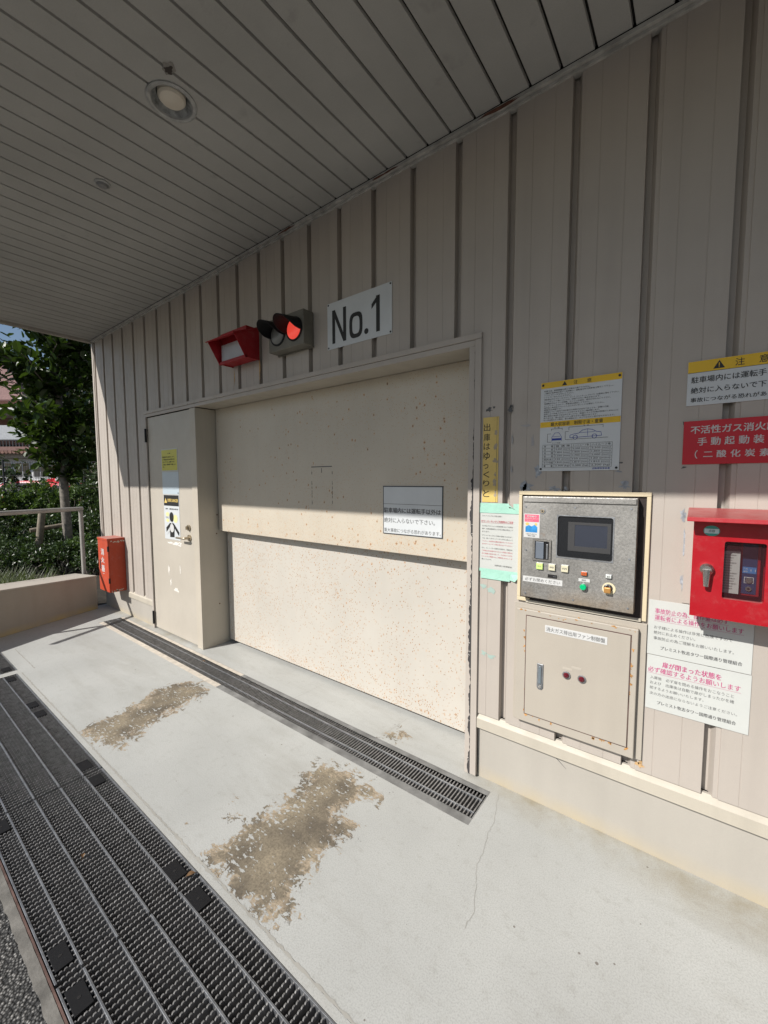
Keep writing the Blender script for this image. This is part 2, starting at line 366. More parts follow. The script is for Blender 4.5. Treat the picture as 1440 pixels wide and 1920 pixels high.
def floor_mesh():
    xs = sorted(set([round(-5.42+.04*i, 3) for i in range(int((XE+5.42)/.04)+1)]+[DX0, DX1, XE]))
    ys = sorted(set([round(-1.034+.03*i, 3) for i in range(47) if -1.034+.03*i < .35]+[DY0, DY1, .36]))
    idx = {}; vs = []; w = []; gr = []; fs = []
    for i, x in enumerate(xs):
        for j, y in enumerate(ys):
            idx[i, j] = len(vs); vs.append((x, y, 0))
            d = -1
            if -3.3 < x < -.8:
                d = max(sdf((x, y), P1)-.015, sdf((x, y), P2)+.004, sdf((x, y), P3)-.008)
                for cx, cy, r in ((-1.628, -.981, .012), (-1.502, -.858, .016), (-1.597, -.787, .004), (-.98, -1.0, .0)): d = max(d, r-.01-math.hypot(x-cx, y-cy))
            w.append(max(d, -.2))
            g = max(0, 1-abs(y-.02)/(.16+.12*min(1, max(0, x+.6)))) if x > -.78 else (max(0, 1-abs(y)/.1)*.8 if x < -3.3 else 0)
            g = max(g, max(0, 1-math.hypot((x+.7)/.25, (y-.02)/.12)))
            gr.append(g)
    for i in range(len(xs)-1):
        for j in range(len(ys)-1):
            cx, cy = (xs[i]+xs[i+1])/2, (ys[j]+ys[j+1])/2
            if DX0 < cx < DX1 and DY0 < cy < DY1: continue
            fs.append((idx[i, j], idx[i+1, j], idx[i+1, j+1], idx[i, j+1]))
    n0 = len(vs)
    # border strip beside the trench and the bridge between the two trenches
    def q(x0, x1, y0, y1):
        k = len(vs); vs.extend([(x0, y0, 0), (x1, y0, 0), (x1, y1, 0), (x0, y1, 0)]); w.extend([-.2]*4); gr.extend([.15]*4); fs.append((k, k+1, k+2, k+3))
    q(-3.955, XE, TY1, -1.039); q(-4.03, -3.955, TY0-.033, -1.034); q(-5.42, -4.60, TY0-.033, -1.034); q(-4.60, -4.03, -1.045, -1.034)
    q(-3.955, XE, -1.0385, -1.0345)
    me = bpy.data.meshes.new("concrete_floor"); me.from_pydata(vs, [], fs)
    for nm, dat in (("wear", w), ("grime", gr)):
        a = me.attributes.new(nm, 'FLOAT', 'POINT'); a.data.foreach_set("value", dat)
    me.materials.append(m_floor); me.update()
    o = bpy.data.objects.new("concrete_floor", me); COL.objects.link(o); o['kind'] = 'structure'
    # dark joint and hair cracks, thin raised inlays
    b = MB()
    def ribbon(pts, wd, jag=.0):
        L = []; Rr = []
        for i, p in enumerate(pts):
            a = pts[max(i-1, 0)]; c = pts[min(i+1, len(pts)-1)]; d = Vector((c[0]-a[0], c[1]-a[1])).normalized(); n = Vector((-d.y, d.x))
            k = wd*(.5+random.random()*jag); j = (random.random()-.5)*wd*jag
            L.append((p[0]+n.x*(k+j), p[1]+n.y*(k+j), .0008)); Rr.append((p[0]-n.x*(k-j), p[1]-n.y*(k-j), .0008))
        n = len(pts); b.add(L+Rr, [(i, n+i, n+i+1, i+1) for i in range(n-1)])
    x = -3.95; pts = []
    while x < XE: pts.append((x, -1.0365+(random.random()-.5)*.003)); x += .012
    ribbon(pts, .0035, 1.2)
    ribbon([(-4.56+.02*i, -.958+(random.random()-.5)*.003) for i in range(31)], .003, 1)
    cr = [(-.665, -.047), (-.622, -.2), (-.62, -.264), (-.60, -.35), (-.595, -.433), (-.565, -.50), (-.533, -.586), (-.535, -.66)]; pts = []
    for i in range(len(cr)-1):
        for k in range(7): t = k/7; pts.append((cr[i][0]*(1-t)+cr[i+1][0]*t+(random.random()-.5)*.006, cr[i][1]*(1-t)+cr[i+1][1]*t))
    ribbon(pts, .0006, 1.2)
    for xx in (-2.05, -1.35): ribbon([(xx+(random.random()-.5)*.004+k*.002, -.05+.025*k) for k in range(11)], .0007, 1)
    b.build("floor_crack", m_dark if False else simple("crack_grey", (.33, .32, .29), .9), o)
    return o
floor_mesh()
# kerb strip and rusty steel angle between trench and road
b = MB(); pts = [(-6.0+.02*i, -1.4935-random.random()*.001) for i in range(480)]; lo = [(x, -1.519-(random.random()*.004+.003*mnoise.noise(Vector((x*12, 0, 0))))) for x, _ in pts]
n = len(pts); b.add([(p[0], p[1], .002) for p in pts]+[(p[0], p[1], .0) for p in lo], [(n+i, n+i+1, i+1, i) for i in range(n-1)]); b.build("kerb", m_kerb, kind='structure')
# ------------------------------------------------------------ grates
def channel(b, x0, x1, y0, y1, d=.16, m=0):
    b.add([(x0, y0, 0), (x1, y0, 0), (x1, y1, 0), (x0, y1, 0), (x0, y0, -d), (x1, y0, -d), (x1, y1, -d), (x0, y1, -d)], [(4, 5, 6, 7), (0, 4, 5, 1)[::-1], (1, 5, 6, 2)[::-1], (2, 6, 7, 3)[::-1], (3, 7, 4, 0)[::-1]], m)
def serrated(b, x, y0, y1, th=.0045, h=.028, pitch=.0128, dep=.0045, z=-.002, m=0):
    """a grating bar along y with a notched top"""
    top = []; y = y0
    while y < y1-.004:
        top += [(y, z-dep), (y+pitch*.2, z), (min(y+pitch*.62, y1), z), (min(y+pitch*.82, y1), z-dep)]; y += pitch
    pts = [(y0, z-h), (y1, z-h)]+[p for p in top[::-1] if p[0] < y1]
    pts = [pts[0], pts[1], (y1, z-dep)]+pts[2:]
    n = len(pts); vs = [(x-th/2, *p) for p in pts]+[(x+th/2, *p) for p in pts]
    base = 0; fs = [(i, (i+1) % n, n+(i+1) % n, n+i) for i in range(n)]
    for off, flip in ((0, 1), (n, 0)):
        q = list(range(off, off+n)); fs.append(tuple(q[::-1] if not flip else q))
    b.add(vs, fs, m)
TROOT = thing("trench_drain", "wide trench of dark steel gratings between the painted floor and the asphalt", "drain", (-2.4, -1.27, 0))
LY = [-1.139, -1.232, -1.325, -1.418]
b = MB(); channel(b, -3.955, XE, TY0, TY1); b.build("channel", m_chan, TROOT)
b = MB(); b.box(-3.955, XE, TY0-.0075, TY0-.002, -.03, .001); b.build("edge_angle", m_edge, TROOT)
def grate_panel(root, x0, x1, ys, y0, y1, pitch, plates=True, serr=True, mat=None, th=.0045):
    b = MB(); g = .004; x = x0+g+.002; rg = random.Random(int(x0*100))
    while x < x1-g: 
        if serr: serrated(b, x+rg.uniform(-.0006, .0006), y0+.004+rg.uniform(0, .002), y1-.004, th, z=-.002+rg.uniform(-.001, .0008), dep=.0045+rg.uniform(-.001, .001))
        else: b.box(x-th/2, x+th/2, y0+.004, y1-.004, -.026, -.002)
        x += pitch
    o = b.build("grating_bars", mat or m_grate, root)
    c = MB()
    for y in [y0+.004, y1-.004]+list(ys): c.box(x0+g, x1-g, y-.0028, y+.0028, -.028, .0005)
    build_each(c, "cross_rail", m_galv, root, bevel=.0008)
    if plates:
        for xa in (x0+.035, x1-.125):
            for (ya, yb) in ((y1-.075, y1-.025), (y0+.012, y0+.056)):
                p = MB(); p.box(xa, xa+.085, ya, yb, -.008, .0006); p.disc((xa+.043, (ya+yb)/2, .0005), (0, 0, 1), .005, .001, 12, 1)
                p.build("bolt_plate", [m_blackm, m_dark], root, bevel=.0015)
for x0, x1 in ((-3.955, -3.232), (-3.228, -2.302), (-2.298, -1.377), (-1.373, -.45), (-.446, .48), (.484, 1.4)):
    g = thing("steel_grate", "", "drain grate", (x0, -1.27, -.002), group="steel gratings laid over the wide trench")
    grate_panel(g, x0, x1, LY, TY0, TY1, .0205)
    GR = g if False else None
glabels = ["farthest steel grate of the wide trench, next to the painted gap", "steel grate of the wide trench, second from the far painted gap",
           "steel grate of the wide trench beside the far peeled patch of floor paint", "steel trench grate beside the near, larger peeled patch of paint",
           "nearest steel grate in view, running out of the picture at the bottom", "steel grate of the wide trench below the bottom edge of the picture"]
for o, l in zip([o for o in COL.objects if o.name.startswith("steel_grate")], glabels): o['label'] = l
T2 = thing("short_trench_drain", "short separate trench with a dark steel grating near the low parapet wall", "drain", (-4.3, -1.27, 0))
b = MB(); channel(b, -4.60, -4.03, TY0-.03, -1.045); b.build("channel", m_chan, T2)
grate_panel(T2, -4.60, -4.03, LY, TY0, -1.045, .0205)
D = thing("slot_drain", "long narrow slotted steel drain in the floor in front of the parking door", "drain", (-2.7, -.17, 0))
b = MB(); channel(b, DX0, DX1, -.240, -.085, .12); b.build("channel", m_chan, D)
b = MB(); b.box(DX0, -2.60, -.283, -.240, -.02, -.001); b.box(DX0, -2.60, -.085, -.055, -.02, -.001)
build_each(b, "painted_edge", simple("edge_paint", (.52, .47, .40), .7, var=.2, sc=20), D)
b = MB(); b.box(-2.60, DX1, -.283, -.240, -.02, -.001); b.box(-2.60, DX1, -.085, -.055, -.02, -.001); b.box(DX1-.006, DX1, -.240, -.085, -.02, -.0015)
build_each(b, "worn_edge", simple("edge_worn", (.20, .20, .195), .6, .2, var=.45, sc=9), D)
jx = [DX0, -3.495, -2.585, -1.645, DX1-.007]
b = MB(); c = MB()
for i in range(4):
    x = jx[i]+.006
    while x < jx[i+1]-.004:
        b.box(x-.0028, x+.0028, -.2385, -.0865, -.024, -.003); x += .0165
    for y in (-.12, -.205): c.box(jx[i]+.003, jx[i+1]-.003, y-.003, y+.003, -.026, -.0005)
    c.box(jx[i]+.001, jx[i]+.004, -.2385, -.0865, -.024, -.002)
b.build("slot_bars", m_grate, D); build_each(c, "cross_rail", m_galv, D, bevel=.0008)
# dry leaves
m_dry = simple("dry_leaf", (.16, .09, .04), .8, var=.3)
for i, (x, y, a, lb) in enumerate(((-1.40, -1.10, 1.1, "small curled dry leaf lying on the wide grating next to a bolt plate"), (-1.78, -1.30, 2.6, "small dry leaf lying in the middle of the wide grating"), (-3.05, -.13, .4, "small dry leaf lying on the far part of the slot drain"))):
    t = thing("dry_leaf", lb, "leaf", (x, y, .003)); b = MB(); L_ = (.030, .022, .026)[i]; n = 8; vs = []
    for k in range(n+1):
        u = k/n; w = L_*.26*math.sin(math.pi*min(1, u*1.02))+.0006; px, py = math.cos(a)*L_*u, math.sin(a)*L_*u; z = .006*math.sin(u*3)
        vs += [(x+px-math.sin(a)*w, y+py+math.cos(a)*w, .003+z+.004), (x+px, y+py, .003+z), (x+px+math.sin(a)*w, y+py-math.cos(a)*w, .003+z+.003)]
    b.add(vs, [f for k in range(n) for f in ((3*k, 3*k+3, 3*k+4, 3*k+1), (3*k+1, 3*k+4, 3*k+5, 3*k+2))]); b.build("blade", m_dry, t)
    b = MB(); b.tube([(x, y, .003), (x-math.cos(a)*.008, y-math.sin(a)*.008, .006)], .0006, 5); b.build("leaf_stalk", m_dry, t)
# ------------------------------------------------------------ building
B = thing("parking_building", "beige corrugated metal parking tower building with a deep grey canopy", "building")
PER, GX0, GD = .2455, -.201, .032
def profile(x0, x1):
    ev = [(x0, 0)]; k = math.floor((x0-GX0)/PER)-1
    while True:
        g = GX0+k*PER
        for dx, y in ((.0, 0), (.001, GD), (.018, GD), (.032, .004), (.0448, .004), (.046, 0), (.1, 0), (.1008, .001), (.1022, .001), (.103, 0), (.183, 0), (.1838, .001), (.185, .001), (.1858, 0)):
            if x0 < g+dx < x1: ev.append((g+dx, y))
        if g > x1: break
        k += 1
    ev.append((x1, 0)); return ev
b = MB()
for x0, x1, z0, z1 in ((-5.4, -4.166, .268, 2.945), (-4.166, -.796, 2.06, 2.945), (-.796, XE, .318, 2.945)):
    pr = profile(x0, x1); n = len(pr)
    b.add([(x, y, z0) for x, y in pr]+[(x, y, z1) for x, y in pr], [(i, i+1, n+i+1, n+i) for i in range(n-1)])
    b.add([(x, y, z0) for x, y in pr]+[(x, .0335, z0) for x, y in pr], [(i, n+i, n+i+1, i+1) for i in range(n-1)])
b.build("wall_cladding", m_clad, B)
b = MB(); b.box(-5.38, -4.18, .034, .34, .0, 2.94); b.box(-4.18, -.78, .35, .5, 0, 2.94); b.box(-4.18, -.78, .034, .35, 2.08, 2.94); b.box(-.78, XE, .034, .34, 0, 2.94)
build_each(b, "wall_core", m_dark, B)
b = MB(); b.box(-5.4, XE, .5, 7, -.5, 8.5); b.box(-5.399, -5.381, .03, .499, 0, 2.94); build_each(b, "rear_wall", m_clad, B)
b = MB(); b.box(-.795, XE, .012, .021, 0, .32); b.box(-5.385, -4.166, .010, .021, 0, .27); b.box(-5.400, -5.386, .010, .028, 0, .27); build_each(b, "plinth", m_plinth, B)
b = MB()   # base flashing
for x0, x1, zb, zt in ((-.808, XE, .250, .302), (-4.74, -4.150, .208, .262)):
    b.prism([(.014, zb), (.014, zt+.018), (-.001, zt+.002), (-.008, zt-.006), (-.008, zb)][::-1], 'yz', x0, x1)
build_each(b, "base_flashing", m_flash, B, bevel=.001)
b = MB(); b.box(-5.41, -5.375, -.006, .012, .27, 2.94); b.build("corner_trim", m_trim, B, bevel=.002)
# opening frame
b = MB()
b.box(-4.166, -.795, -.012, .004, 2.040, 2.066); b.box(-4.166, -.828, -.006, .004, 2.012, 2.0385)
b.box(-.8255, -.795, -.012, .004, 0.008, 2.0385); b.box(-4.166, -4.143, -.010, .004, .0, 2.011)
build_each(b, "door_trim", m_trim, B, bevel=.0015)
b = MB(); random.seed(14); n_ = 260; L_ = []; 
for i in range(n_+1):
    z = 1.99*i/n_; w_ = .0065+.012*mnoise.noise(Vector((z*9, .3, 0)))+.007*mnoise.noise(Vector((z*45, 2, 0)))+.004*random.random()
    if z > 1.42: w_ = (w_-.009)*.8
    L_.append((z, max(.0004, min(.0165, w_))))
b.add([(-.8290-w_, -.0046, z) for z, w_ in L_]+[(-.8287, -.0046, z) for z, _ in L_], [(i, n_+1+i, n_+2+i, i+1) for i in range(n_)])
b.box(-.8284, -.8203, .002, .008, 0, 2.012); b.box(-4.165, -.829, -.003, .003, 2.0386, 2.0399)
def crumb_mat():
    t = NT("crumbling_sealant"); k = t.ramp(t.noise(40, 6, .7), .60, .64); k.node.clamp = True
    t.bump(t.noise(80, 4), .8); return t.done(t.mix(k, (.045, .042, .042), t.mix(t.noise(90), (.3, .28, .27), (.66, .62, .56))), .8)
build_each(b, "crumbling_sealant", crumb_mat(), B)
b = MB(); b.box(-.857, -.8285, -.004, .24, 0, 2.012); b.build("right_jamb", m_trim, B, bevel=.0015)
b = MB(); b.box(-3.352, -3.265, -.003, .33, 0, 2.008); b.build("door_post", m_jamb, B, bevel=.002)
for px, z in ((.162, 1.13), (.152, .97), (.16, .36)):
    c = MB(); c.disc((-3.2655, px, z), (1, 0, 0), .006, .002, 10); c.build("rusty_screw", simple("rust_screw", (.12, .06, .03), .8), B)
b = MB(); b.box(-3.264, -.858, .002, .345, 2.0135, 2.045); b.build("lintel_soffit", m_jamb, B)
vd = MB(); vd.box(-3.253, -.8585, .17, .20, .995, 2.012); V1 = vd.build("upper_door_panel", m_up, B, bevel=.002)
vd = MB(); vd.box(-3.245, -.8585, .24, .27, .028, 1.06); V2 = vd.build("lower_door_panel", m_low, B, bevel=.002)
b = MB(); b.box(-3.266, -.857, .275, .29, 0, 2.1); b.box(-3.25, -.86, .205, .235, 1.02, 1.05); build_each(b, "door_gap", m_dark, B)
b = MB(); random.seed(3)   # ghost outline of a removed plate on the upper door panel
b.box(-2.096, -1.902, .1692, .1698, 1.505, 1.511); b.box(-2.0, -1.996, .169, .1698, 1.468, 1.498)
for i in range(26):
    z = 1.25+random.random()*.24; h = .004+random.random()*.012
    for x in (-2.094, -1.902):
        if random.random() < .75: w_ = .0015+random.random()*.003; b.box(x, x+w_, .1692, .1698, z, z+h)
b.build("plate_outline", m_ink, V1)
# man door
MD = MB(); MD.box(-4.140, -3.357, .006, .045, .012, 2.005); md = MD.build("service_door", m_mdoor, B, bevel=.002)
b = MB(); b.box(-4.1425, -3.353, .03, .05, 0, 2.011); b.build("door_reveal", m_dark, B)
b = MB()
for z in (1.78, .045): b.tube([(-4.146, -.008, z), (-4.146, -.008, z+.125)], .009, 12)
for z in (1.78, .045):
    h = MB(); h.tube([(-4.146, -.012, z), (-4.146, -.012, z+.125)], .0095, 12); h.build("hinge", m_blackm, md, smooth=True)
h = MB(); h.disc((-3.433, .006, .935), (0, -1, 0), .028, .010, 24); h.tube([(-3.433, -.004, .935), (-3.433, -.045, .935), (-3.45, -.05, .935), (-3.555, -.05, .933)], [.011, .011, .010, .008], 12)
h.build("lever_handle", m_bronze, md, smooth=True)
h = MB(); h.disc((-3.437, .006, 1.022), (0, -1, 0), .026, .012, 24); h.box(-3.442, -3.432, -.026, -.006, 1.007, 1.037); h.build("thumb_turn", m_bronze, md, bevel=.002)
b = MB(); random.seed(5)
for x, z, rx, rz in ((-3.83, .62, .010, .05), (-3.62, .64, .008, .035), (-3.80, .50, .010, .03), (-3.70, .44, .03, .012), (-3.78, .865, .05, .008), (-3.66, .86, .05, .012), (-3.6, .865, .03, .01)):
    b.blob(x, z, rx, rz, .0055, 22, .8)
build_each(b, "scuff_mark", simple("scuff", (.70, .67, .62), .6), md)
# rust spots and paint scars on the wall round the panels
random.seed(11); b = MB()
for x, z, rx, rz in ((-.585, 1.385, .022, .018), (-.60, 1.36, .012, .03), (-.542, 1.455, .014, .03), (-.475, 1.38, .016, .009), (-.43, 1.378, .013, .008), (-.225, 1.39, .016, .013), (-.585, .905, .014, .006), (-.245, 1.445, .01, .004),
                     (-.045, 1.29, .007, .018), (-.038, 1.06, .005, .03), (-.036, 1.18, .004, .04)):
    if abs(x+.201+.023) > .0: b.blob(x, z, rx, rz, -.0008, 20, .9)
build_each(b, "paint_scar", m_scar, B)
b = MB()
for x, z, w_, h in ((-.757, 1.727, .012, .010), (-.738, 1.732, .006, .004), (-.662, 1.715, .014, .011), (-.657, 1.73, .007, .008), (-.245, 1.478, .012, .003), (-.055, 1.607, .003, .007), (-.05, 1.455, .006, .004)): b.blob(x, z, w_, h, -.0008, 12, .8)
build_each(b, "black_adhesive", m_ink, B)
b = MB(); b.xf = None
for x, z, w_, h in ((-.603, 1.642, .045, .010), (-.576, 1.575, .012, .05), (-.663, 1.585, .010, .04), (-.663, 1.46, .009, .03)): b.blob(x+.01, z, w_*.5, h*.5, -.0006, 10, .5)
build_each(b, "tape_ghost", simple("tape_ghost_grey", (.33, .32, .32), .6), B)
b = MB()
for x, z, w_, h in ((-.775, .925, .012, .012), (-.735, .92, .017, .013), (-.768, .615, .012, .008), (-.735, .61, .015, .009)): b.blob(x, z, w_, h, -.0006, 16, .8)
build_each(b, "tape_residue", m_mintf, B)
b = MB(); b.add([(-.44, .0115, .235), (-.40, .0115, .205), (-.398, .0115, .205), (-.437, .0115, .237)], [(0, 1, 2, 3)])
b.build("scratch", m_ink, B)
# rust drips
b = MB()
for x, z, rx, rz in ((-.137, .36, .006, .02), (-.14, .345, .012, .008), (-.42, .375, .006, .01), (-2.404, 2.19, .006, .06), (-2.70, 2.16, .004, .05)): b.blob(x, z, rx, rz, -.0008, 18, .8)
build_each(b, "rust_stain", simple("rust_stain_paint", (.42, .27, .13), .7, var=.3, sc=60), B)
# canopy
random.seed(2)
SZ = 2.957; SY = -1.80
b = MB(); g0 = -.13; P = .1176; k = -45; g = .0046
while True:
    xa = g0+k*P; xb = xa+P
    if xa > XE: break
    xa2 = max(xa, -5.38)+g; xb2 = min(xb, XE)-g
    if xb2 > xa2+.01:
        dz = random.random()*.0012
        for ya, yb in ((SY+.012, -.022),):
            b.add([(xa2-.001, ya, SZ+.012), (xa2+.0015, ya, SZ+dz), (xb2-.0015, ya, SZ+dz), (xb2+.001, ya, SZ+.012), (xa2-.001, yb, SZ+.012), (xa2+.0015, yb, SZ+dz), (xb2-.0015, yb, SZ+dz), (xb2+.001, yb, SZ+.012)],
                  [(0, 4, 5, 1), (1, 5, 6, 2), (2, 6, 7, 3)])
    k += 1
sof = b.build("canopy_soffit", m_soffit, B)
bm = bmesh.new(); bm.from_mesh(sof.data)
LCX, LCY, LR = -1.782, -.850, .093
def cut_disc(bm, cx, cy, r, n=32, big=False):
    """opens a round hole: slice along the rim's tangent lines, then drop what lies inside"""
    for i in range(n):
        a = 2*math.pi*(i+.5)/n; nrm = Vector((math.cos(a), math.sin(a), 0)); p = Vector((cx, cy, SZ))+nrm*r
        gg = [f for f in bm.faces if big or (f.calc_center_median()-Vector((cx, cy, SZ))).xy.length < .9]
        geom = set(gg)
        for f in gg: geom.update(f.edges); geom.update(f.verts)
        bmesh.ops.bisect_plane(bm, geom=list(geom), plane_co=p, plane_no=nrm)
    rm = [f for f in bm.faces if (f.calc_center_median()-Vector((cx, cy, SZ))).xy.length < r*.999 and all((v.co-Vector((cx, cy, SZ))).xy.length < r*1.02 for v in f.verts)]
    bmesh.ops.delete(bm, geom=rm, context='FACES')
cut_disc(bm, LCX, LCY, LR-.006)
bm.to_mesh(sof.data); bm.free()
b = MB(); b.add([(-5.38, SY, SZ+.014), (XE, SY, SZ+.014), (XE, 0, SZ+.014), (-5.38, 0, SZ+.014)], [(0, 3, 2, 1)])
vo = b.build("soffit_void", m_dark, B); bm = bmesh.new(); bm.from_mesh(vo.data); cut_disc(bm, LCX, LCY, LR-.006, big=True); bm.to_mesh(vo.data); bm.free()
b = MB(); b.box(-5.40, XE, -.024, .02, 2.938, 2.953); b.box(-5.40, XE, -.010, .02, 2.926, 2.9375); build_each(b, "soffit_edge_trim", simple("soffit_trim", (.40, .385, .355), .55, var=.3, sc=20), B, bevel=.001)
b = MB(); random.seed(21)
for x in (-2.08, -1.32, -.72): b.blob(x, 2.942, .07, .006, -.0245, 20, .7)
build_each(b, "soffit_rust", simple("soffit_rust_paint", (.12, .05, .03), .8, var=.4, sc=60), B)
b = MB(); b.box(-5.42, -5.381, SY-.01, .02, 2.93, 3.06); b.box(-5.4195, XE, SY-.03, SY+.011, 2.93, 3.06); build_each(b, "canopy_fascia", m_fascia, B, bevel=.002)
b = MB(); b.box(-5.38, XE, SY+.012, .499, 3.06, 3.3); b.build("canopy_roof", m_clad, B)
b = MB(); b.blob(-1.655, -.925, .030, .026, 0, 24, .4); st = MB()
st.add([(v.x, v.z, SZ-.0006) for v in b.v[:24]], [tuple(range(24))]); b2 = MB(); b2.blob(-1.66, -.92, .013, .010, 0, 24, .9); st.add([(v.x, v.z, SZ-.0011) for v in b2.v[:24]], [tuple(range(24))], 1)
st.build("soffit_stain", [simple("stain_brown", (.24, .225, .205), .7, var=.2, sc=60), simple("stain_dark", (.05, .04, .035), .8)], B)
# ------------------------------------------------------------ ceiling lights
def lathe(b, c, prof, n=40, m=0):
    vs = []; fs = []
    for r, z in prof:
        for j in range(n): t = 2*math.pi*j/n; vs.append((c[0]+r*math.cos(t), c[1]+r*math.sin(t), c[2]+z))
    for i in range(len(prof)-1):
        for j in range(n): fs.append((i*n+j, i*n+(j+1) % n, (i+1)*n+(j+1) % n, (i+1)*n+j))
    b.add(vs, fs, m)
DL = thing("downlight", "large round recessed downlight with a grimy ring and pale diffuser in the canopy ceiling", "ceiling light", (LCX, LCY, SZ))
b = MB(); lathe(b, (LCX, LCY, SZ), [(.094, .004), (.094, -.005), (.088, -.008), (.078, -.006), (.074, .002)]); b.build("trim_ring", m_ring, DL, smooth=True)
b = MB(); lathe(b, (LCX, LCY, SZ), [(.0745, .0), (.068, .014), (.058, .024), (.058, .045), (.0, .045)]); b.build("reflector", m_refl, DL, smooth=True)
b = MB(); lathe(b, (LCX, LCY, SZ), [(.053, .030), (.052, .012), (.045, .004), (.025, .0), (.001, -.001)]); b.build("diffuser", m_lens, DL, smooth=True)
S2 = thing("ceiling_sensor", "small round sensor on the canopy ceiling further along from the downlight", "sensor", (-2.536, -.847, SZ))
b = MB(); lathe(b, (-2.536, -.847, SZ), [(.036, .002), (.036, -.004), (.028, -.008)]); b.build("sensor_ring", m_ring, S2, smooth=True)
b = MB(); lathe(b, (-2.536, -.847, SZ), [(.027, -.006), (.02, -.016), (.0005, -.020)]); b.build("sensor_lens", simple("sensor_lens_grey", (.2, .2, .2), .3), S2, smooth=True)
# ------------------------------------------------------------ signs
def plate(name, label, cat, x0, x1, z0, z1, y=-.001, th=.003, mat=m_white, group=None, bevel=.0006):
    t = thing(name, label, cat, ((x0+x1)/2, y, z0), group=group)
    b = MB(); b.box(x0, x1, y-th, y, z0, z1); b.build("plate" if cat == "sign" else "sheet", mat, t, bevel=bevel); return t, y-th-.0004
def corner_screws(t, pts, y, r=.005, mat=m_black):
    for x, z in pts:
        b = MB(); b.disc((x, y, z), (0, -1, 0), r, .0015, 12); b.build("screw", mat, t)
t, y = plate("number_sign", "white No.1 sign plate above the parking door", "sign", -1.753, -1.291, 2.168, 2.425)
b = MB()
def lp(pts): b.prism(pts, 'xz', y, y-.0005)
# letters N o . 1 drawn as strokes
s = .0225
nx0, nx1, nz0, nz1 = -1.714, -1.607, 2.196, 2.380
b.box(nx0, nx0+s, y-.0005, y, nz0, nz1); b.box(nx1-s, nx1, y-.0005, y, nz0, nz1); b.prism([(nx0+s*.98, nz1), (nx0, nz1), (nx1-s*.98, nz0), (nx1, nz0)], 'xz', y-.0007, y-.0002)
def ring(cx, cz, rx, rz, s, n=28, sq=.0):
    vs = []; fs = []
    for k in range(n):
        t_ = 2*math.pi*k/n; c_, s_ = math.cos(t_), math.sin(t_); e = .62
        px, pz = math.copysign(abs(c_)**e, c_), math.copysign(abs(s_)**e, s_)
        vs += [(cx+px*rx, y-.0005, cz+pz*rz), (cx+px*(rx-s), y-.0005, cz+pz*(rz-s))]
    for k in range(n): a = 2*k; c_ = (2*k+2) % (2*n); fs.append((a, a+1, c_+1, c_))
    b.add(vs, fs)
ring(-1.535, 2.263, .048, .068, .0215)
b.disc((-1.461, y, 2.214), (0, -1, 0), .015, .0005, 20)
b.box(-1.3935, -1.369, y-.0005, y, 2.196, 2.380); b.prism([(-1.370, 2.380), (-1.384, 2.380), (-1.424, 2.344), (-1.424, 2.320), (-1.392, 2.347)], 'xz', y-.0007, y-.0002)
b.build("lettering", m_black, t)
corner_screws(t, [(-1.744, 2.416), (-1.30, 2.416), (-1.744, 2.177), (-1.30, 2.177)], y+.0004)
# caution notice with table
t, y = plate("vehicle_size_notice", "white and yellow caution notice with car drawings and a size table above the control panel", "sign", -.536, -.245, 1.45, 1.807)
b = MB(); b.box(-.535, -.246, y, y+.0003, 1.783, 1.8065); b.box(-.535, -.246, y, y+.0003, 1.627, 1.649); build_each(b, "yellow_band", m_yell, t)
y -= .0003; b = MB()
def tri(b, cx, z0, h, y, mark=None):
    b.add([(cx-h*.58, y, z0), (cx+h*.58, y, z0), (cx, y, z0+h)], [(0, 1, 2)])
tri(b, -.445, 1.787, .016, y)
b.text("注", -.412, -.397, 1.787, 1.801, y, off=.01); b.text("意", -.364, -.348, 1.787, 1.801, y, off=.01)
b.text("最大収容車　制限寸法・重量", -.494, -.304, 1.630, 1.6455, y, off=.012)
rows = ["制限寸法、制限重量を超える車は入庫できません。", "入庫前に駐車場の前で一旦停車し、運転者以外の同乗者は降ろして下さい。", "ハンドブレーキを引いて下さい。", "ドアミラーをたたんで下さい。",
        "運転席以外のドアーおよびトランク（ハッチバックドア）も確実に閉めて下さい。", "ルーフキャリア等については、収容できない場合があります。", "機械動作中はドアーの開閉、エンジンの操作、絶対に行わないで下さい。", "エンジンキーをかけて、降車後は確認して下さい。",
        "操作前に車内及びパレット上に人がいないことを確認して下さい。", "車庫内は禁煙です。", "車検証について車体寸法は表示の制限寸法以内であっても、車種や付属", "品等により収容できないことがありますのでご確認願います。", "車の車高が制限寸法以内であっても、車幅とタイヤ外幅が制限の1,850mm以", "内であれば、車の形式により入庫できない場合があります。", "また改造車などの場合、車の損傷など、タイヤはみだし等の恐れがあります。"]
for i, r_ in enumerate(rows):
    z = 1.7745-i*.0083; b.text(r_, -.522, -.522+min(.268, .0072*len(r_)+.004), z-.0058, z, y)
xs = [-.523, -.477, -.413, -.345, -.270]; z0, z1 = 1.464, 1.556; nr = 7; rh = (z1-z0)/nr
for x in xs: b.box(x-.0004, x+.0004, y-.0002, y, z0, z1)
for i in range(nr+1): b.box(xs[0], xs[-1], y-.00025, y-.00003, z0+i*rh-.0004, z0+i*rh+.0004)
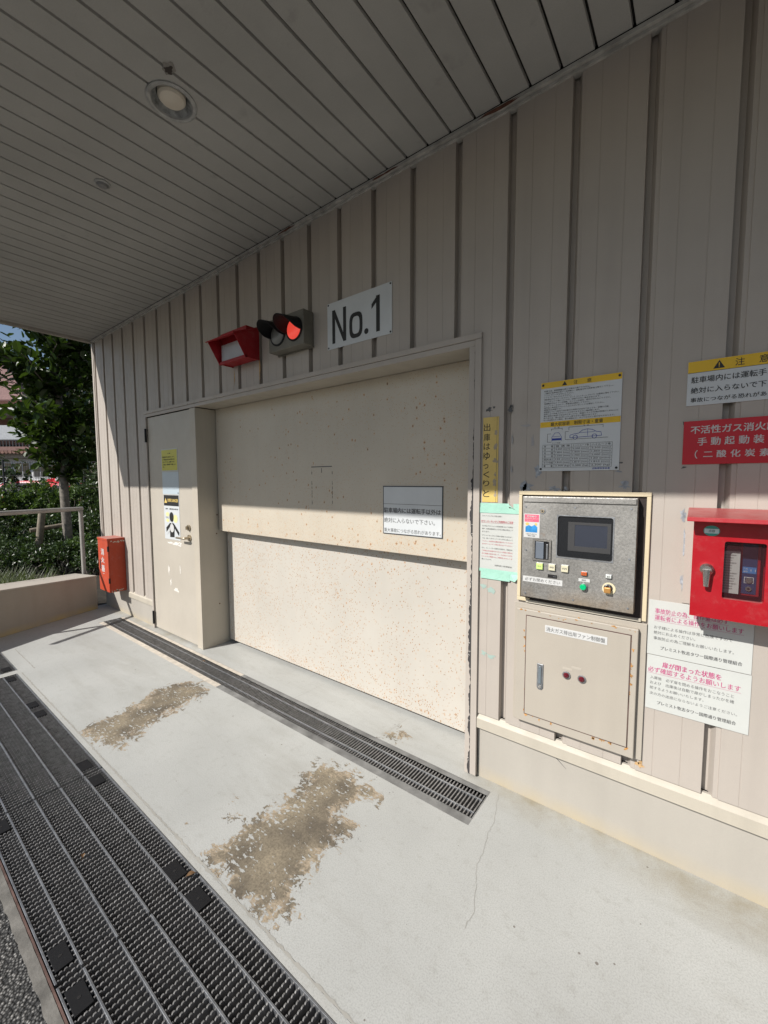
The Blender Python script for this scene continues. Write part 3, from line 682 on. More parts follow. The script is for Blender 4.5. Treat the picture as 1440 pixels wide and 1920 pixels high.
tab = [("車　　種", "普 通 車", "ミッドルーフ車", "ハイルーフ車"), ("全　　長", "5,300 (mm)", "5,300 (mm)", "5,300 (mm)"), ("全　　幅", "1,850 (mm)", "1,850 (mm)", "1,850 (mm)"), ("全　　高", "1,550 (mm)", "1,700 (mm)", "2,000 (mm)"),
       ("最低地上高さ", "120 (mm)", "120 (mm)", "120 (mm)"), ("タイヤ外幅", "1,810 (mm)", "1,810 (mm)", "1,810 (mm)"), ("重　　量", "2,300 (kg)", "2,300 (kg)", "2,300 (kg)")]
for i, row in enumerate(tab):
    for j, s_ in enumerate(row):
        zz = z1-(i+1)*rh+.0028; b.text(s_, xs[j]+.005, xs[j+1]-.005, zz, zz+.0078, y)
# dimension lines
def ln(x0_, z0_, x1_, z1_, w=.0006):
    d = Vector((x1_-x0_, z1_-z0_)).normalized()*w; b.add([(x0_-d.y, y, z0_+d.x), (x1_-d.y, y, z1_+d.x), (x1_+d.y, y, z1_-d.x), (x0_+d.y, y, z0_-d.x)], [(3, 2, 1, 0)])
ln(-.490, 1.619, -.449, 1.619); ln(-.490, 1.612, -.490, 1.621); ln(-.449, 1.612, -.449, 1.621); ln(-.505, 1.567, -.505, 1.600); ln(-.505, 1.600, -.492, 1.600); ln(-.505, 1.567, -.49, 1.567)
ln(-.424, 1.622, -.303, 1.622); ln(-.424, 1.610, -.424, 1.623); ln(-.303, 1.612, -.303, 1.623); ln(-.437, 1.574, -.437, 1.605); ln(-.437, 1.605, -.425, 1.605); ln(-.437, 1.574, -.285, 1.574)
b.text("全　幅", -.480, -.460, 1.621, 1.6265, y); b.text("全　長", -.372, -.352, 1.6225, 1.6265, y); b.text("タイヤ外幅", -.486, -.456, 1.560, 1.565, y)
b.build("lettering", m_black, t)
b = MB()
cf = [(-.488, .0), (-.488, .016), (-.481, .026), (-.477, .033), (-.462, .033), (-.457, .026), (-.451, .016), (-.451, .0)]
for i in range(len(cf)-1): ln(cf[i][0], 1.570+cf[i][1], cf[i+1][0], 1.570+cf[i+1][1], .0007)
b.box(-.487, -.452, y-.0002, y, 1.573, 1.581); ln(-.483, 1.588, -.456, 1.588)
cs = [(-.420, .004), (-.419, .014), (-.405, .018), (-.388, .020), (-.374, .031), (-.356, .034), (-.340, .031), (-.325, .022), (-.310, .020), (-.307, .006), (-.420, .004)]
for i in range(len(cs)-1): ln(cs[i][0], 1.576+cs[i][1], cs[i+1][0], 1.576+cs[i+1][1], .0008)
for x in (-.400, -.332):
    for k in range(12): a0, a1 = 2*math.pi*k/12, 2*math.pi*(k+1)/12; ln(x+.008*math.cos(a0), 1.581+.008*math.sin(a0), x+.008*math.cos(a1), 1.581+.008*math.sin(a1), .001)
ln(-.356, 1.610, -.356, 1.584, .0006); ln(-.385, 1.597, -.330, 1.598, .0006)
b.text("自動車駐車装置", -.335, -.275, 1.455, 1.4615, y, off=.01)
b.build("blue_drawing", m_blue, t)
corner_screws(t, [(-.527, 1.796), (-.254, 1.796), (-.529, 1.459), (-.254, 1.459)], y+.0004, .0045)
# big caution sign (right)
t, y = plate("driver_only_sign", "yellow and white caution sign at the right edge, above the red sign", "sign", -.052, .225, 1.661, 1.807)
b = MB(); b.box(-.0515, .2245, y, y+.0003, 1.769, 1.8065); build_each(b, "yellow_band", m_yell, t); y -= .0003
b = MB(); tri(b, .030, 1.775, .026, y); b.text("注", .070, .093, 1.776, 1.799, y, off=.008); b.text("意", .127, .151, 1.776, 1.799, y, off=.008)
b.text("駐車場内には運転手以外は", -.041, .209, 1.735, 1.7555, y, off=.012); b.text("絶対に入らないで下さい。", -.041, .198, 1.701, 1.7205, y, off=.012)
b.text("事故につながる恐れがあります。", -.041, .209, 1.672, 1.6865, y, off=.012); b.box(-.0515, .2245, y-.0002, y, 1.7685, 1.7695)
b.build("lettering", m_black, t); b = MB(); b.box(.0288, .0312, y-.0006, y-.0003, 1.7825, 1.793); b.box(.0288, .0312, y-.0006, y-.0003, 1.7775, 1.7800); b.build("exclamation_mark", m_yell, t)
t, y = plate("gas_system_sign", "red sign with white lettering below the yellow caution sign", "sign", -.0555, .225, 1.465, 1.610, mat=m_redsign)
b = MB(); b.text("不活性ガス消火設備", -.036, .206, 1.567, 1.593, y, off=.02)
for i, ch in enumerate("手動起動装置"): b.text(ch, -.016+i*.0352, .0095+i*.0352, 1.5275, 1.5535, y, off=.02)
b.text("（", -.022, -.014, 1.484, 1.512, y, off=.01); b.text("）", .176, .184, 1.484, 1.512, y, off=.01)
for i, ch in enumerate("二酸化炭素"): b.text(ch, .001+i*.035, .026+i*.035, 1.4865 if i else 1.489, 1.510 if i else 1.506, y, off=.02)
b.build("lettering", m_label, t)
# yellow vertical strip
t, y = plate("slow_exit_sign", "faded yellow vertical strip sign beside the door frame", "sign", -.786, -.713, 1.316, 1.692, th=.0012, mat=m_yell2)
b = MB()
for ch, a, c_ in (("出", 460, 515), ("庫", 533, 587), ("は", 603, 652), ("ゆ", 668, 727), ("っ", 758, 792), ("く", 812, 857), ("り", 878, 922), ("と", 948, 1002)):
    za = 1.692-(a-415)*.000602; zc = 1.692-(c_-415)*.000602; b.text(ch, -.782, -.752 if ch != 'っ' else -.758, zc, za, y, off=.006)
b.box(-.7215, -.7205, y-.0002, y, 1.316, 1.692); b.build("lettering", m_black, t)
random.seed(9); b = MB()
for z in (1.62, 1.56, 1.50, 1.44, 1.40, 1.35): b.blob(-.728+random.random()*.006, z, .006+random.random()*.006, .008+random.random()*.012, y, 12, .6)
build_each(b, "tape_ghost", simple("tape_brown", (.36, .30, .22), .6), t)
# sign on the big door
t, y = plate("door_warning_sign", "black-bordered white warning notice on the parking door", "sign", -1.483, -1.082, 1.103, 1.384, y=.169, th=.002, mat=simple("border_grey", (.06, .065, .07), .5))
b = MB(); b.box(-1.477, -1.088, y-.0004, y+.0002, 1.109, 1.378); b.build("white_face", m_white, t); y -= .0008
b = MB(); b.box(-1.477, -1.088, y, y+.0003, 1.279, 1.281); b.text("駐車場内には運転手以外は", -1.475, -1.093, 1.229, 1.258, y, off=.03); b.text("絶対に入らないで下さい。", -1.474, -1.13, 1.171, 1.2, y, off=.008)
b.text("重大事故につながる恐れがあります。", -1.474, -1.093, 1.116, 1.139, y, off=.004); b.build("lettering", m_ink, t)
# notices on the service door
y0 = .0055
t, y = plate("yellow_door_notice", "small yellow paper notice high on the service door", "notice", -3.892, -3.590, 1.502, 1.703, y=y0, th=.001, mat=m_paper)
b = MB(); b.box(-3.882, -3.600, y-.0003, y, 1.512, 1.693); b.build("yellow_face", m_lime, t); y -= .0006
b = MB(); b.text("注 意", -3.765, -3.715, 1.655, 1.667, y, off=.02)
for i, r_ in enumerate(["関係者以外立入禁止とします。", "ガス放出表示灯の点灯時は入室", "しないで下さい。危険ですので", "この扉は、開放厳禁でお願いしま", "す。"]): z = 1.637-i*.022; b.text(r_, -3.865, -3.865+.0158*len(r_), z-.013, z, y, off=.03)
b.build("lettering", m_black, t)
t, y = plate("blank_door_sheet", "blank pale blue sheet between the two notices on the service door", "notice", -3.886, -3.585, 1.300, 1.4985, y=y0, th=.001, mat=m_frost)
b = MB(); b.box(-3.61, -3.595, y-.0002, y, 1.308, 1.318); b.build("corner_mark", m_ink, t)
t, y = plate("danger_sign", "white and black danger sign with a person's pictogram, by the service door handle", "sign", -3.876, -3.592, .895, 1.296, y=y0, th=.0015)
b = MB(); b.box(-3.870, -3.598, y-.0003, y, 1.197, 1.293); b.build("black_band", m_black, t); ya = y-.0008
b = MB(); tri(b, -3.835, 1.222, .045, ya); b.text("危険", -3.80, -3.735, 1.232, 1.262, ya, off=.03); b.text("DANGER", -3.725, -3.608, 1.232, 1.260, ya, off=.03); b.build("band_lettering", m_yell2, t)
b = MB(); b.text("危険！ 二酸化炭素 充満注意", -3.842, -3.615, 1.163, 1.176, ya, off=.02); b.text("CO₂", -3.845, -3.792, 1.082, 1.098, ya)
def ell(b, cx, cz, rx, rz, y, n=26): b.add([(cx+rx*math.cos(2*math.pi*k/n), y, cz+rz*math.sin(2*math.pi*k/n)) for k in range(n)], [tuple(range(n))])
ell(b, -3.736, 1.098, .038, .044, ya-.0004)
b.prism([(-3.842, .958), (-3.805, .985), (-3.775, 1.010), (-3.775, 1.040), (-3.842, .998)][::1], 'xz', ya-.0003, ya)
b.prism([(-3.775, .916), (-3.698, .919), (-3.690, 1.0), (-3.612, .935), (-3.607, .968), (-3.700, 1.043), (-3.775, 1.043)], 'xz', ya-.0003, ya)
b.build("pictogram", m_black, t)
b = MB(); ell(b, -3.735, .999, .036, .038, ya-.0009); b.box(-3.745, -3.728, ya-.0009, ya-.0004, 1.035, 1.056); b.prism([(-3.775, .97), (-3.775, 1.0), (-3.82, .945), (-3.84, .93)][::-1], 'xz', ya-.0009, ya-.0004); b.build("pictogram_light", m_label, t)
b = MB(); ell(b, -3.668, 1.085, .038, .036, ya+.0004); ell(b, -3.81, 1.12, .03, .02, ya+.0004); ell(b, -3.81, 1.065, .03, .015, ya+.0004); build_each(b, "gas_cloud", simple("pale_yellow", lin((215, 208, 150)), .5), t)
# ------------------------------------------------------------ taped paper
t = thing("taped_notice", "white paper notice taped up with mint green tape left of the control panel", "notice", (-.716, -.004, 1.0))
def wav(x0, x1, z0, z1, y, amp=.002, n=14, m=2, ph=0):
    b = MB(); vs = []; fs = []
    for i in range(n+1):
        for j in range(m+1):
            x = x0+(x1-x0)*i/n; z = z0+(z1-z0)*j/m; vs.append((x, y-amp*abs(mnoise.noise(Vector((x*22+ph, z*18, ph)))), z))
    for i in range(n):
        for j in range(m): a = i*(m+1)+j; fs.append((a, a+m+1, a+m+2, a+1))
    b.add(vs, fs); return b
wav(-.816, -.614, 1.005, 1.29, -.0025, .0015, 10, 8).build("paper", m_paper, t, smooth=True)
y = -.0045; b = MB(); r = MB()
b.text("タワーパーキングをご利用の皆様へ", -.783, -.690, 1.251, 1.2575, y); r.text("タワーパーキングご利用時のご注意", -.788, -.640, 1.226, 1.235, y, off=.01); r.box(-.788, -.640, y-.0001, y, 1.2235, 1.2242)
L = [(1.212, "他の地区のマンションの駐車装置において利用者", 0, 1), (1.199, "様が、駐車装置操作による死亡事故が発生して", 0, 1), (1.186, "おります。", 0, .25), (1.169, "タワーパーキングをご利用の皆様におかれまし", 0, 1), (1.156, "ては、誤ってタワーパーキング内に進入して", 0, 1), (1.143, "ください。なお操作は運転手様が行っていただき", 1, 1), (1.130, "必ずタワーパーキング内に残らないでください。", 1, 1),
     (1.112, "また、エレベーター装置内の異常は、管理会社", 0, 1), (1.099, "ご不明な点や故障がありましたら緊急の場合は", 1, 1), (1.086, "必ず係員の指示に従って、人の出入りがな", 1, 1), (1.073, "いことをご確認の上ご使用をよろしくお", 1, 1), (1.060, "願いいたします。", 0, .33)]
for z, s_, c_, w_ in L: (r if c_ else b).text(s_, -.783, -.783+.142*w_, z-.0062, z, y)
b.text("国際通り管理組合", -.72, -.642, 1.030, 1.0365, y); b.build("black_lettering", m_ink, t); r.build("red_lettering", m_redink, t)
wav(-.822, -.606, 1.268, 1.292, -.0048, .002, ph=1).build("tape_strip", m_mint, t, smooth=True)
wav(-.816, -.66, 1.290, 1.312, -.0040, .002, ph=2).build("tape_strip", m_mint, t, smooth=True)
wav(-.640, -.604, 1.286, 1.312, -.0042, .003, ph=3).build("tape_strip", m_mint, t, smooth=True)
wav(-.818, -.612, 1.000, 1.014, -.0046, .002, ph=4).build("tape_strip", m_mint, t, smooth=True)
wav(-.786, -.65, .968, 1.001, -.0040, .003, ph=5).build("tape_strip", m_mint, t, smooth=True)
b = MB(); b.add([(-.652, -.004, .975), (-.625, -.012, .972), (-.608, -.006, .995), (-.612, -.004, 1.006), (-.650, -.004, 1.004)], [(0, 1, 2, 3, 4)]); b.build("tape_strip", m_mint, t)
b = MB(); b.add([(-.668, -.004, 1.312), (-.632, -.008, 1.288), (-.640, -.010, 1.292), (-.668, -.004, 1.302)], [(0, 1, 2, 3)]); b.build("tape_strip", m_mint, t)
# ------------------------------------------------------------ control panel
CP = thing("control_panel", "weathered stainless steel parking control panel with a dark window and push buttons", "control panel", (-.38, 0, .93))
b = MB(); fr = .016
b.box(-.614, -.138, -.012, .0, 1.352, 1.368); b.box(-.614, -.600, -.012, .0, .913, 1.3515); b.box(-.152, -.138, -.012, .0, .897, 1.3515); b.box(-.614, -.56, -.012, 0, .897, .9125)
build_each(b, "sealant_frame", m_cream, CP, bevel=.002)
b = MB(); b.box(-.599, -.153, -.004, -.001, .897, 1.351); b.build("dark_surround", simple("rusty_black", (.035, .025, .022), .7, var=.4), CP)
b = MB(); b.box(-.575, -.154, -.014, -.0045, .893, .905); b.build("lower_ledge", m_flash, CP, bevel=.001)
PY = -.052
b = MB(); b.box(-.586, -.176, -.045, -.0045, .926, 1.347); b.build("housing", m_steel, CP, bevel=.002)
b = MB(); b.box(-.582, -.179, PY+.002, -.0451, 1.324, 1.346); b.build("top_rail", m_steel, CP, bevel=.002)
# front plate with a window hole, made of four boards and a rounded inner frame
wx0, wx1, wz0, wz1 = -.443, -.249, 1.111, 1.273
fx0, fx1, fz0, fz1 = -.580, -.176, .930, 1.321
def holed(b, X0, X1, Z0, Z1, x0, x1, z0, z1, r, y0, y1, n=6):
    """flat plate with a rounded rectangular hole, front at y1, back at y0"""
    inner = []
    for cx, cz, a0 in ((x1-r, z1-r, 0), (x0+r, z1-r, 90), (x0+r, z0+r, 180), (x1-r, z0+r, 270)):
        for k in range(n+1): a = R(a0+90*k/n); inner.append((cx+r*math.cos(a), cz+r*math.sin(a)))
    outer = [(X1, Z1), (X0, Z1), (X0, Z0), (X1, Z0)]
    m_ = len(inner); per = n+1
    for yy, fl in ((y1, 1), (y0, 0)):
        vs = [(p[0], yy, p[1]) for p in inner]+[(p[0], yy, p[1]) for p in outer]; fs = []
        for c_ in range(4):
            for k in range(n): i = c_*per+k; fs.append((m_+c_, i+1, i) if fl else (m_+c_, i, i+1))
            i = c_*per+n; j = ((c_+1) % 4)*per; fs.append((m_+c_, m_+(c_+1) % 4, j, i) if fl else (i, j, m_+(c_+1) % 4, m_+c_))
        b.add(vs, fs)
    vs = [(p[0], y1, p[1]) for p in inner]+[(p[0], y0, p[1]) for p in inner]; b.add(vs, [(i, (i+1) % m_, m_+(i+1) % m_, m_+i) for i in range(m_)])
    vs = [(p[0], y1, p[1]) for p in outer]+[(p[0], y0, p[1]) for p in outer]; b.add(vs, [(i, m_+i, m_+(i+1) % 4, (i+1) % 4) for i in range(4)])
b = MB(); holed(b, fx0, fx1, fz0, fz1, wx0, wx1, wz0, wz1, .009, -.0452, PY); b.build("front_plate", m_steel, CP)
b = MB(); holed(b, wx0-.004, wx1+.004, wz0-.004, wz1+.004, wx0, wx1, wz0, wz1, .009, PY, PY-.0012); b.build("window_rim", m_galv, CP)
b = MB(); b.box(wx0-.002, wx1+.002, -.0465, -.0455, wz0-.002, wz1+.002); W_ = b.build("window", m_win, CP)
b = MB(); holed(b, -.405, -.256, 1.138, 1.251, -.381, -.268, 1.158, 1.241, .002, -.0466, -.0485); b.build("screen_bezel", m_bezel, W_)
b = MB(); b.box(-.381, -.268, -.0472, -.0466, 1.158, 1.241); b.build("touch_screen", m_screen, W_)
for x, z in ((-.194, 1.127), (-.379, .946), (-.193, .947), (-.381, 1.307), (-.194, 1.310), (-.570, 1.305), (-.565, .944), (-.566, 1.125)):
    b = MB(); b.disc((x, PY, z), (0, -1, 0), .004, .002, 12); b.build("screw", m_galv, CP, smooth=True)
b = MB(); b.disc((-.503, PY, 1.289), (0, -1, 0), .0125, .0015, 24); b.disc((-.503, PY-.0015, 1.289), (0, -1, 0), .008, .002, 24, 1); b.disc((-.503, PY-.0035, 1.289), (0, -1, 0), .003, .0004, 12, 2); b.build("key_lock", [m_galv, m_bronze, m_dark], CP)
# card reader
b = MB(); holed(b, -.538, -.465, 1.086, 1.174, -.529, -.473, 1.093, 1.167, .004, PY, PY-.005); RD = b.build("card_reader", m_chrome, CP, bevel=.001)
b = MB(); b.box(-.529, -.473, PY-.0003, PY, 1.093, 1.167); b.build("reader_slot", m_blackm, RD)
b = MB(); b.box(-.526, -.494, PY-.0045, PY-.0004, 1.095, 1.164); b.build("reader_cover", simple("reader_blue_grey", (.13, .15, .18), .35), RD, bevel=.001)
b = MB(); b.box(-.484, -.478, PY-.004, PY-.0004, 1.096, 1.156); b.build("card_guide", m_galv, RD, bevel=.0005)
# buttons
def button(x0, x1, z0, z1, mat, lab=None, d=.009):
    b = MB(); b.box(x0-.0015, x1+.0015, PY-.003, PY, z0-.0015, z1+.0015); b.build("button_bezel", m_galv, CP, bevel=.0008)
    b = MB(); b.box(x0, x1, PY-d, PY-.0031, z0, z1); o = b.build("push_button", mat, CP, bevel=.0015)
    if lab: b = MB(); b.text(lab, x0+.005, x1-.005, (z0+z1)/2-.0035, (z0+z1)/2+.0035, PY-d-.0003); b.build("lettering", m_ink, o)
m_btn = simple("button_ivory", (.62, .58, .42), .4); m_btng = simple("button_lime", lin((196, 226, 130)), .4); m_btno = simple("button_orange", lin((190, 88, 36)), .4); m_btnw = simple("button_white", (.55, .57, .54), .4)
button(-.520, -.495, 1.052, 1.077, m_btng, "呼出"); button(-.472, -.447, 1.053, 1.078, m_btn, "開"); button(-.424, -.398, 1.053, 1.0795, m_btn, "閉")
button(-.351, -.331, 1.049, 1.063, m_btno, "非常"); button(-.267, -.248, 1.050, 1.062, m_btnw, "電源")
b = MB(); b.box(-.476, -.440, PY-.0006, PY, 1.021, 1.035); b.build("coin_slot", m_dark, CP)
b = MB(); b.box(-.473, -.443, PY-.001, PY-.0007, 1.0235, 1.0325, 0); b.box(-.455, -.443, PY-.002, PY-.0011, 1.027, 1.0285, 1); b.build("slot_shutter", [m_dark, m_galv], CP)
b = MB(); b.box(-.576, -.4195, PY-.0008, PY, .9935, 1.0165); o = b.build("label_strip", m_label, CP); b = MB(); b.text("必ずお閉めください", -.567, -.428, .998, 1.012, PY-.0012, off=0); b.build("lettering", m_ink, o)
b = MB(); b.box(-.361, -.321, PY-.0008, PY, 1.0235, 1.0355); o = b.build("label_strip", m_label, CP); b = MB(); b.text("確認", -.350, -.334, 1.026, 1.033, PY-.0012); b.build("lettering", m_ink, o)
b = MB(); b.disc((-.342, PY, 1.005), (0, -1, 0), .0145, .005, 28); b.build("button_bezel", m_galv, CP, smooth=True, bevel=.001)
b = MB(); b.disc((-.342, PY-.005, 1.005), (0, -1, 0), .0115, .011, 28); b.build("green_button", simple("button_green", (.0, .42, .16), .3), CP, bevel=.002)
b = MB(); b.disc((-.256, PY, 1.010), (0, -1, 0), .0225, .002, 32); b.disc((-.258, PY-.002, 1.012), (0, -1, 0), .015, .0015, 28, 1); b.build("key_switch", [simple("ivory_ring", (.62, .56, .38), .5), m_bezel], CP)
b = MB(); b.box(-.270, -.247, PY-.020, PY-.004, .996, 1.017); b.build("padlock", simple("brass_lock", lin((176, 130, 72)), .4, .3), CP, bevel=.003)
b = MB(); b.tube([(-.265, PY-.010, 1.016), (-.265, PY-.010, 1.024), (-.2585, PY-.010, 1.027), (-.252, PY-.010, 1.024), (-.252, PY-.010, 1.016)], .002, 8); b.build("shackle", m_galv, CP)
# sticker with lock notice
b = MB(); b.box(-.577, -.513, PY-.0006, PY, 1.178, 1.276); o = b.build("sticker", m_label, CP)
b = MB(); b.box(-.574, -.516, PY-.0009, PY-.0005, 1.243, 1.273); b.build("pink_band", simple("sticker_pink", lin((222, 96, 120)), .4), o)
b = MB(); b.text("管理番号", -.565, -.526, 1.262, 1.269, PY-.0013, off=.02); b.text("暗証番号は他人に教えないで", -.571, -.519, 1.254, 1.2595, PY-.0013); b.text("ください。", -.571, -.540, 1.246, 1.2515, PY-.0013); b.build("white_lettering", m_label, o)
b = MB(); b.prism([(-.570, 1.200), (-.522, 1.200), (-.522, 1.222), (-.532, 1.232), (-.545, 1.224), (-.556, 1.229), (-.570, 1.222)], 'xz', PY-.0009, PY-.0005); b.build("blue_picture", simple("sticker_blue", lin((50, 130, 190)), .4, var=.3, sc=60), o)
b = MB(); ell(b, -.563, 1.234, .007, .006, PY-.0012); ell(b, -.528, 1.234, .005, .005, PY-.0012); b.build("sun_symbol", m_yell2, o)
b = MB(); b.text("この鍵を必ず お持ち下さい", -.569, -.523, 1.190, 1.195, PY-.0012); b.text("係員に連絡", -.560, -.530, 1.183, 1.188, PY-.0012); b.build("lettering", m_ink, o)
# ------------------------------------------------------------ fan control cabinet
FC = thing("fan_control_cabinet", "beige steel cabinet with two dark red lamps below the control panel", "cabinet", (-.38, 0, .37))
b = MB(); b.box(-.622, -.134, -.010, 0, .366, .888); b.build("mounting_plate", m_cab, FC, bevel=.0015)
b = MB(); b.box(-.607, -.158, -.030, -.0101, .373, .868); b.build("housing", m_cab, FC, bevel=.003)
b = MB(); b.box(-.5665, -.1785, -.0315, -.0302, .4095, .8445); build_each(b, "door_gap", m_edge, FC)
b = MB(); b.box(-.563, -.182, -.0335, -.0316, .413, .841); DR = b.build("door", m_cab, FC, bevel=.0015)
DY = -.0335
b = MB(); b.box(-.486, -.257, DY-.0012, DY, .788, .818); o = b.build("name_label", m_label, DR, bevel=.0004); b = MB(); b.text("消火ガス排出用ファン制御盤", -.481, -.264, .794, .812, DY-.0016, off=.004); b.build("lettering", m_ink, o)
b = MB(); b.prism([(-.514, .548), (-.508, .538), (-.494, .538), (-.488, .548), (-.488, .649), (-.514, .649)], 'xz', DY-.004, DY); o = b.build("flush_handle", m_galv, DR, bevel=.002)
b = MB(); b.prism([(-.507, .565), (-.495, .565), (-.495, .632), (-.498, .640), (-.504, .640), (-.507, .632)], 'xz', DY-.0085, DY-.0041); b.build("lever", simple("handle_blue_grey", (.22, .26, .29), .35, .5), o, bevel=.002)
b = MB(); b.disc((-.501, DY-.004, .551), (0, -1, 0), .006, .003, 16); b.build("lock_barrel", m_chrome, o)
for x in (-.398, -.341):
    b = MB(); b.disc((x, DY, .630), (0, -1, 0), .0155, .005, 28); o = b.build("indicator_lamp", m_galv, DR, bevel=.001)
    b = MB(); b.tube([(x, DY-.005, .630), (x, DY-.009, .630), (x, DY-.013, .630)], [.0115, .0105, .006], 24); b.build("lamp_lens", simple("dark_red_lens", (.10, .008, .015), .15, spec=.7), o, smooth=True)
for x, z in ((-.396, .656), (-.362, .668)):
    b = MB(); b.box(x-.018, x+.018, DY-.0008, DY, z-.0045, z+.0045); b.build("blank_label", m_mdoor, DR, bevel=.0003)
random.seed(4); b = MB()
for i in range(34):
    e = random.choice((0, 1, 2, 2)); x = random.uniform(-.56, -.18); z = random.uniform(.42, .83)
    if e == 0: x = -.571+random.gauss(0, .004)
    elif e == 1: x = -.176+random.gauss(0, .002)
    else: z = .407+random.gauss(0, .004)
    q = .0018+random.random()*.004; b.blob(x, z, q, q*1.1, -.0301, 10, .9, 0, .0006)
for i in range(14): q = .002+random.random()*.003; b.blob(random.uniform(-.6, -.16), .86+random.gauss(0, .006), q, q*.6, -.0301, 10, .9, 0, .0006)
b.build("rust_speck", simple("rust_orange", (.40, .20, .06), .8, var=.5, sc=90), FC)
# ------------------------------------------------------------ two papers lower right
GP = "printed white notices below the red box"
t, y = plate("operation_notice", "upper of the two white printed notices partly behind the red box", "notice", -.132, .156, .779, .981, th=.002, mat=m_paper)
b = MB(); r = MB(); S_ = .000265
def X(px): return -.132+(px-192)*S_
r.text("事故防止の為、操作盤は必ず", X(265), X(1040), .933, .952, y, off=.012); r.text("運転者による操作をお願いします", X(265), X(1185), .909, .927, y, off=.012)
r.box(X(262), X(1045), y-.0001, y, .9295, .9302); r.box(X(262), X(1190), y-.0001, y, .9052, .9059)
b.text("お子様による操作は非常に危険ですので", X(262), X(1085), .876, .888, y); b.text("絶対にお止めください。", X(262), X(715), .857, .869, y); b.text("事故防止の為ご理解をお願いいたします。", X(262), X(1105), .836, .848, y)
b.text("プレミスト牧志タワー国際通り管理組合", X(345), X(1190), .802, .815, y, off=.02)
r.build("pink_lettering", m_pink, t); b.build("black_lettering", m_ink, t)
t, y = plate("door_check_notice", "lower of the two white printed notices, fully below the red box", "notice", -.130, .158, .575, .777, th=.002, mat=m_paper)
b = MB(); r = MB()
r.text("扉が閉まった状態を", X(375), X(1000), .738, .759, y, off=.025); r.text("必ず確認するようお願いします", X(215), X(1190), .714, .734, y, off=.012); r.box(X(212), X(1195), y-.0001, y, .7098, .7105)
b.text("入庫後　必ず扉を閉める操作をおこなうこと", X(245), X(1130), .688, .700, y); b.text("および　出庫後は自動で扉がしまったかを確", X(245), X(1135), .669, .681, y); b.text("認するようお願いいたします。", X(245), X(835), .650, .661, y)
b.text("次の方の迷惑にならないようご注意ください。", X(245), X(1170), .629, .640, y); b.text("プレミスト牧志タワー国際通り管理組合", X(335), X(1165), .597, .610, y, off=.02)
r.build("pink_lettering", m_pink, t); b.build("black_lettering", m_ink, t)
# ------------------------------------------------------------ red fire box
RB = thing("fire_switch_box", "bright red wall box with a viewing window and T handle at the right edge", "alarm box", (.13, 0, .975))
BX0, BX1, BZ0, BZ1, BP = -.013, .300, .975, 1.300, -.11
b = MB(); b.box(BX0, BX1, BP+.02, BP+.055, BZ0, BZ0+.02); b.box(BX0, BX0+.012, BP+.0201, -.002, BZ0+.0201, BZ1); b.box(BX1-.012, BX1, BP+.0201, -.002, BZ0+.0201, BZ1); b.box(BX0+.0121, BX1-.0121, -.012, -.002, BZ0+.0201, BZ1); b.box(BX0+.0121, BX1-.0121, BP+.056, -.0121, BZ0+.001, BZ0+.02)
b.build("cabinet_body", m_red, RB, bevel=.001)
b = MB(); holed(b, BX0, BX1, BZ0-.001, BZ1-.008, .066, .163, 1.042, 1.222, .007, BP+.0195, BP); DRR = b.build("cabinet_door", m_red, RB, bevel=.001)
b = MB(); b.prism([(-.001, 1.3185), (-.165, 1.297), (-.168, 1.284), (-.163, 1.284), (-.160, 1.291), (-.001, 1.311)][::1], 'yz', -.030, .32); b.build("rain_hood", m_red, RB, bevel=.0015)
b = MB(); b.add([(.064, BP+.016, 1.040), (.165, BP+.016, 1.040), (.165, BP+.016, 1.224), (.064, BP+.016, 1.224)], [(0, 1, 2, 3)]); b.build("window_pane", m_pane, DRR)
b = MB(); b.tube([(.0255, BP, 1.131), (.0255, BP-.012, 1.131), (.0255, BP-.020, 1.131)], [.018, .018, .012], 24); b.tube([(.0255, BP-.016, 1.131), (.0255, BP-.018, 1.10), (.0255, BP-.017, 1.078)], [.012, .009, .0075], 14); b.build("door_handle", m_chrome, DRR, smooth=True)
b = MB(); ell(b, .0325, 1.2525, .0205, .0165, BP-.0006, 32); o = b.build("round_sticker", simple("sticker_green", (.05, .30, .24), .4), DRR)
b = MB(); b.box(.0145, .0505, BP-.0012, BP-.0007, 1.2445, 1.259); b.build("sticker_band", simple("sticker_pale", (.55, .66, .66), .4), o)
b = MB(); b.text("点検", .025, .041, 1.2475, 1.2565, BP-.0016); b.build("lettering", m_ink, o)
b = MB(); b.box(.108, .158, -.04, -.0122, 1.045, 1.225); IN = b.build("inner_switch_unit", m_redd, RB, bevel=.002)
b = MB(); b.box(.0185+.096, .150, -.042, -.0402, 1.052, 1.21); PL = b.build("blue_panel", simple("panel_navy", (.02, .045, .11), .4), IN)
b = MB(); b.box(.116, .1485, -.0425, -.0421, 1.118, 1.138); b.build("display_strip", simple("panel_blue", (.06, .20, .45), .4), PL)
b = MB(); b.disc((.132, -.042, 1.096), (0, -1, 0), .009, .005, 20); b.build("round_key", m_chrome, PL, smooth=True)
b = MB(); holed(b, .1205, .1435, 1.086, 1.106, .122, .142, 1.0875, 1.1045, .001, -.042, -.0428); b.build("key_frame", m_label, PL)
b = MB(); b.disc((.132, -.042, 1.069), (0, -1, 0), .0075, .004, 20, 0); b.disc((.132, -.0461, 1.069), (0, -1, 0), .0035, .0004, 14, 1); b.build("switch", [m_chrome, m_dark], PL)
b = MB(); b.text("ガス 放出", .118, .128, 1.130, 1.135, -.0428); b.text("起動 準備", .118, .128, 1.121, 1.126, -.0428); b.text("・ ・", .135, .147, 1.124, 1.132, -.0428); b.build("lettering", m_label, PL)
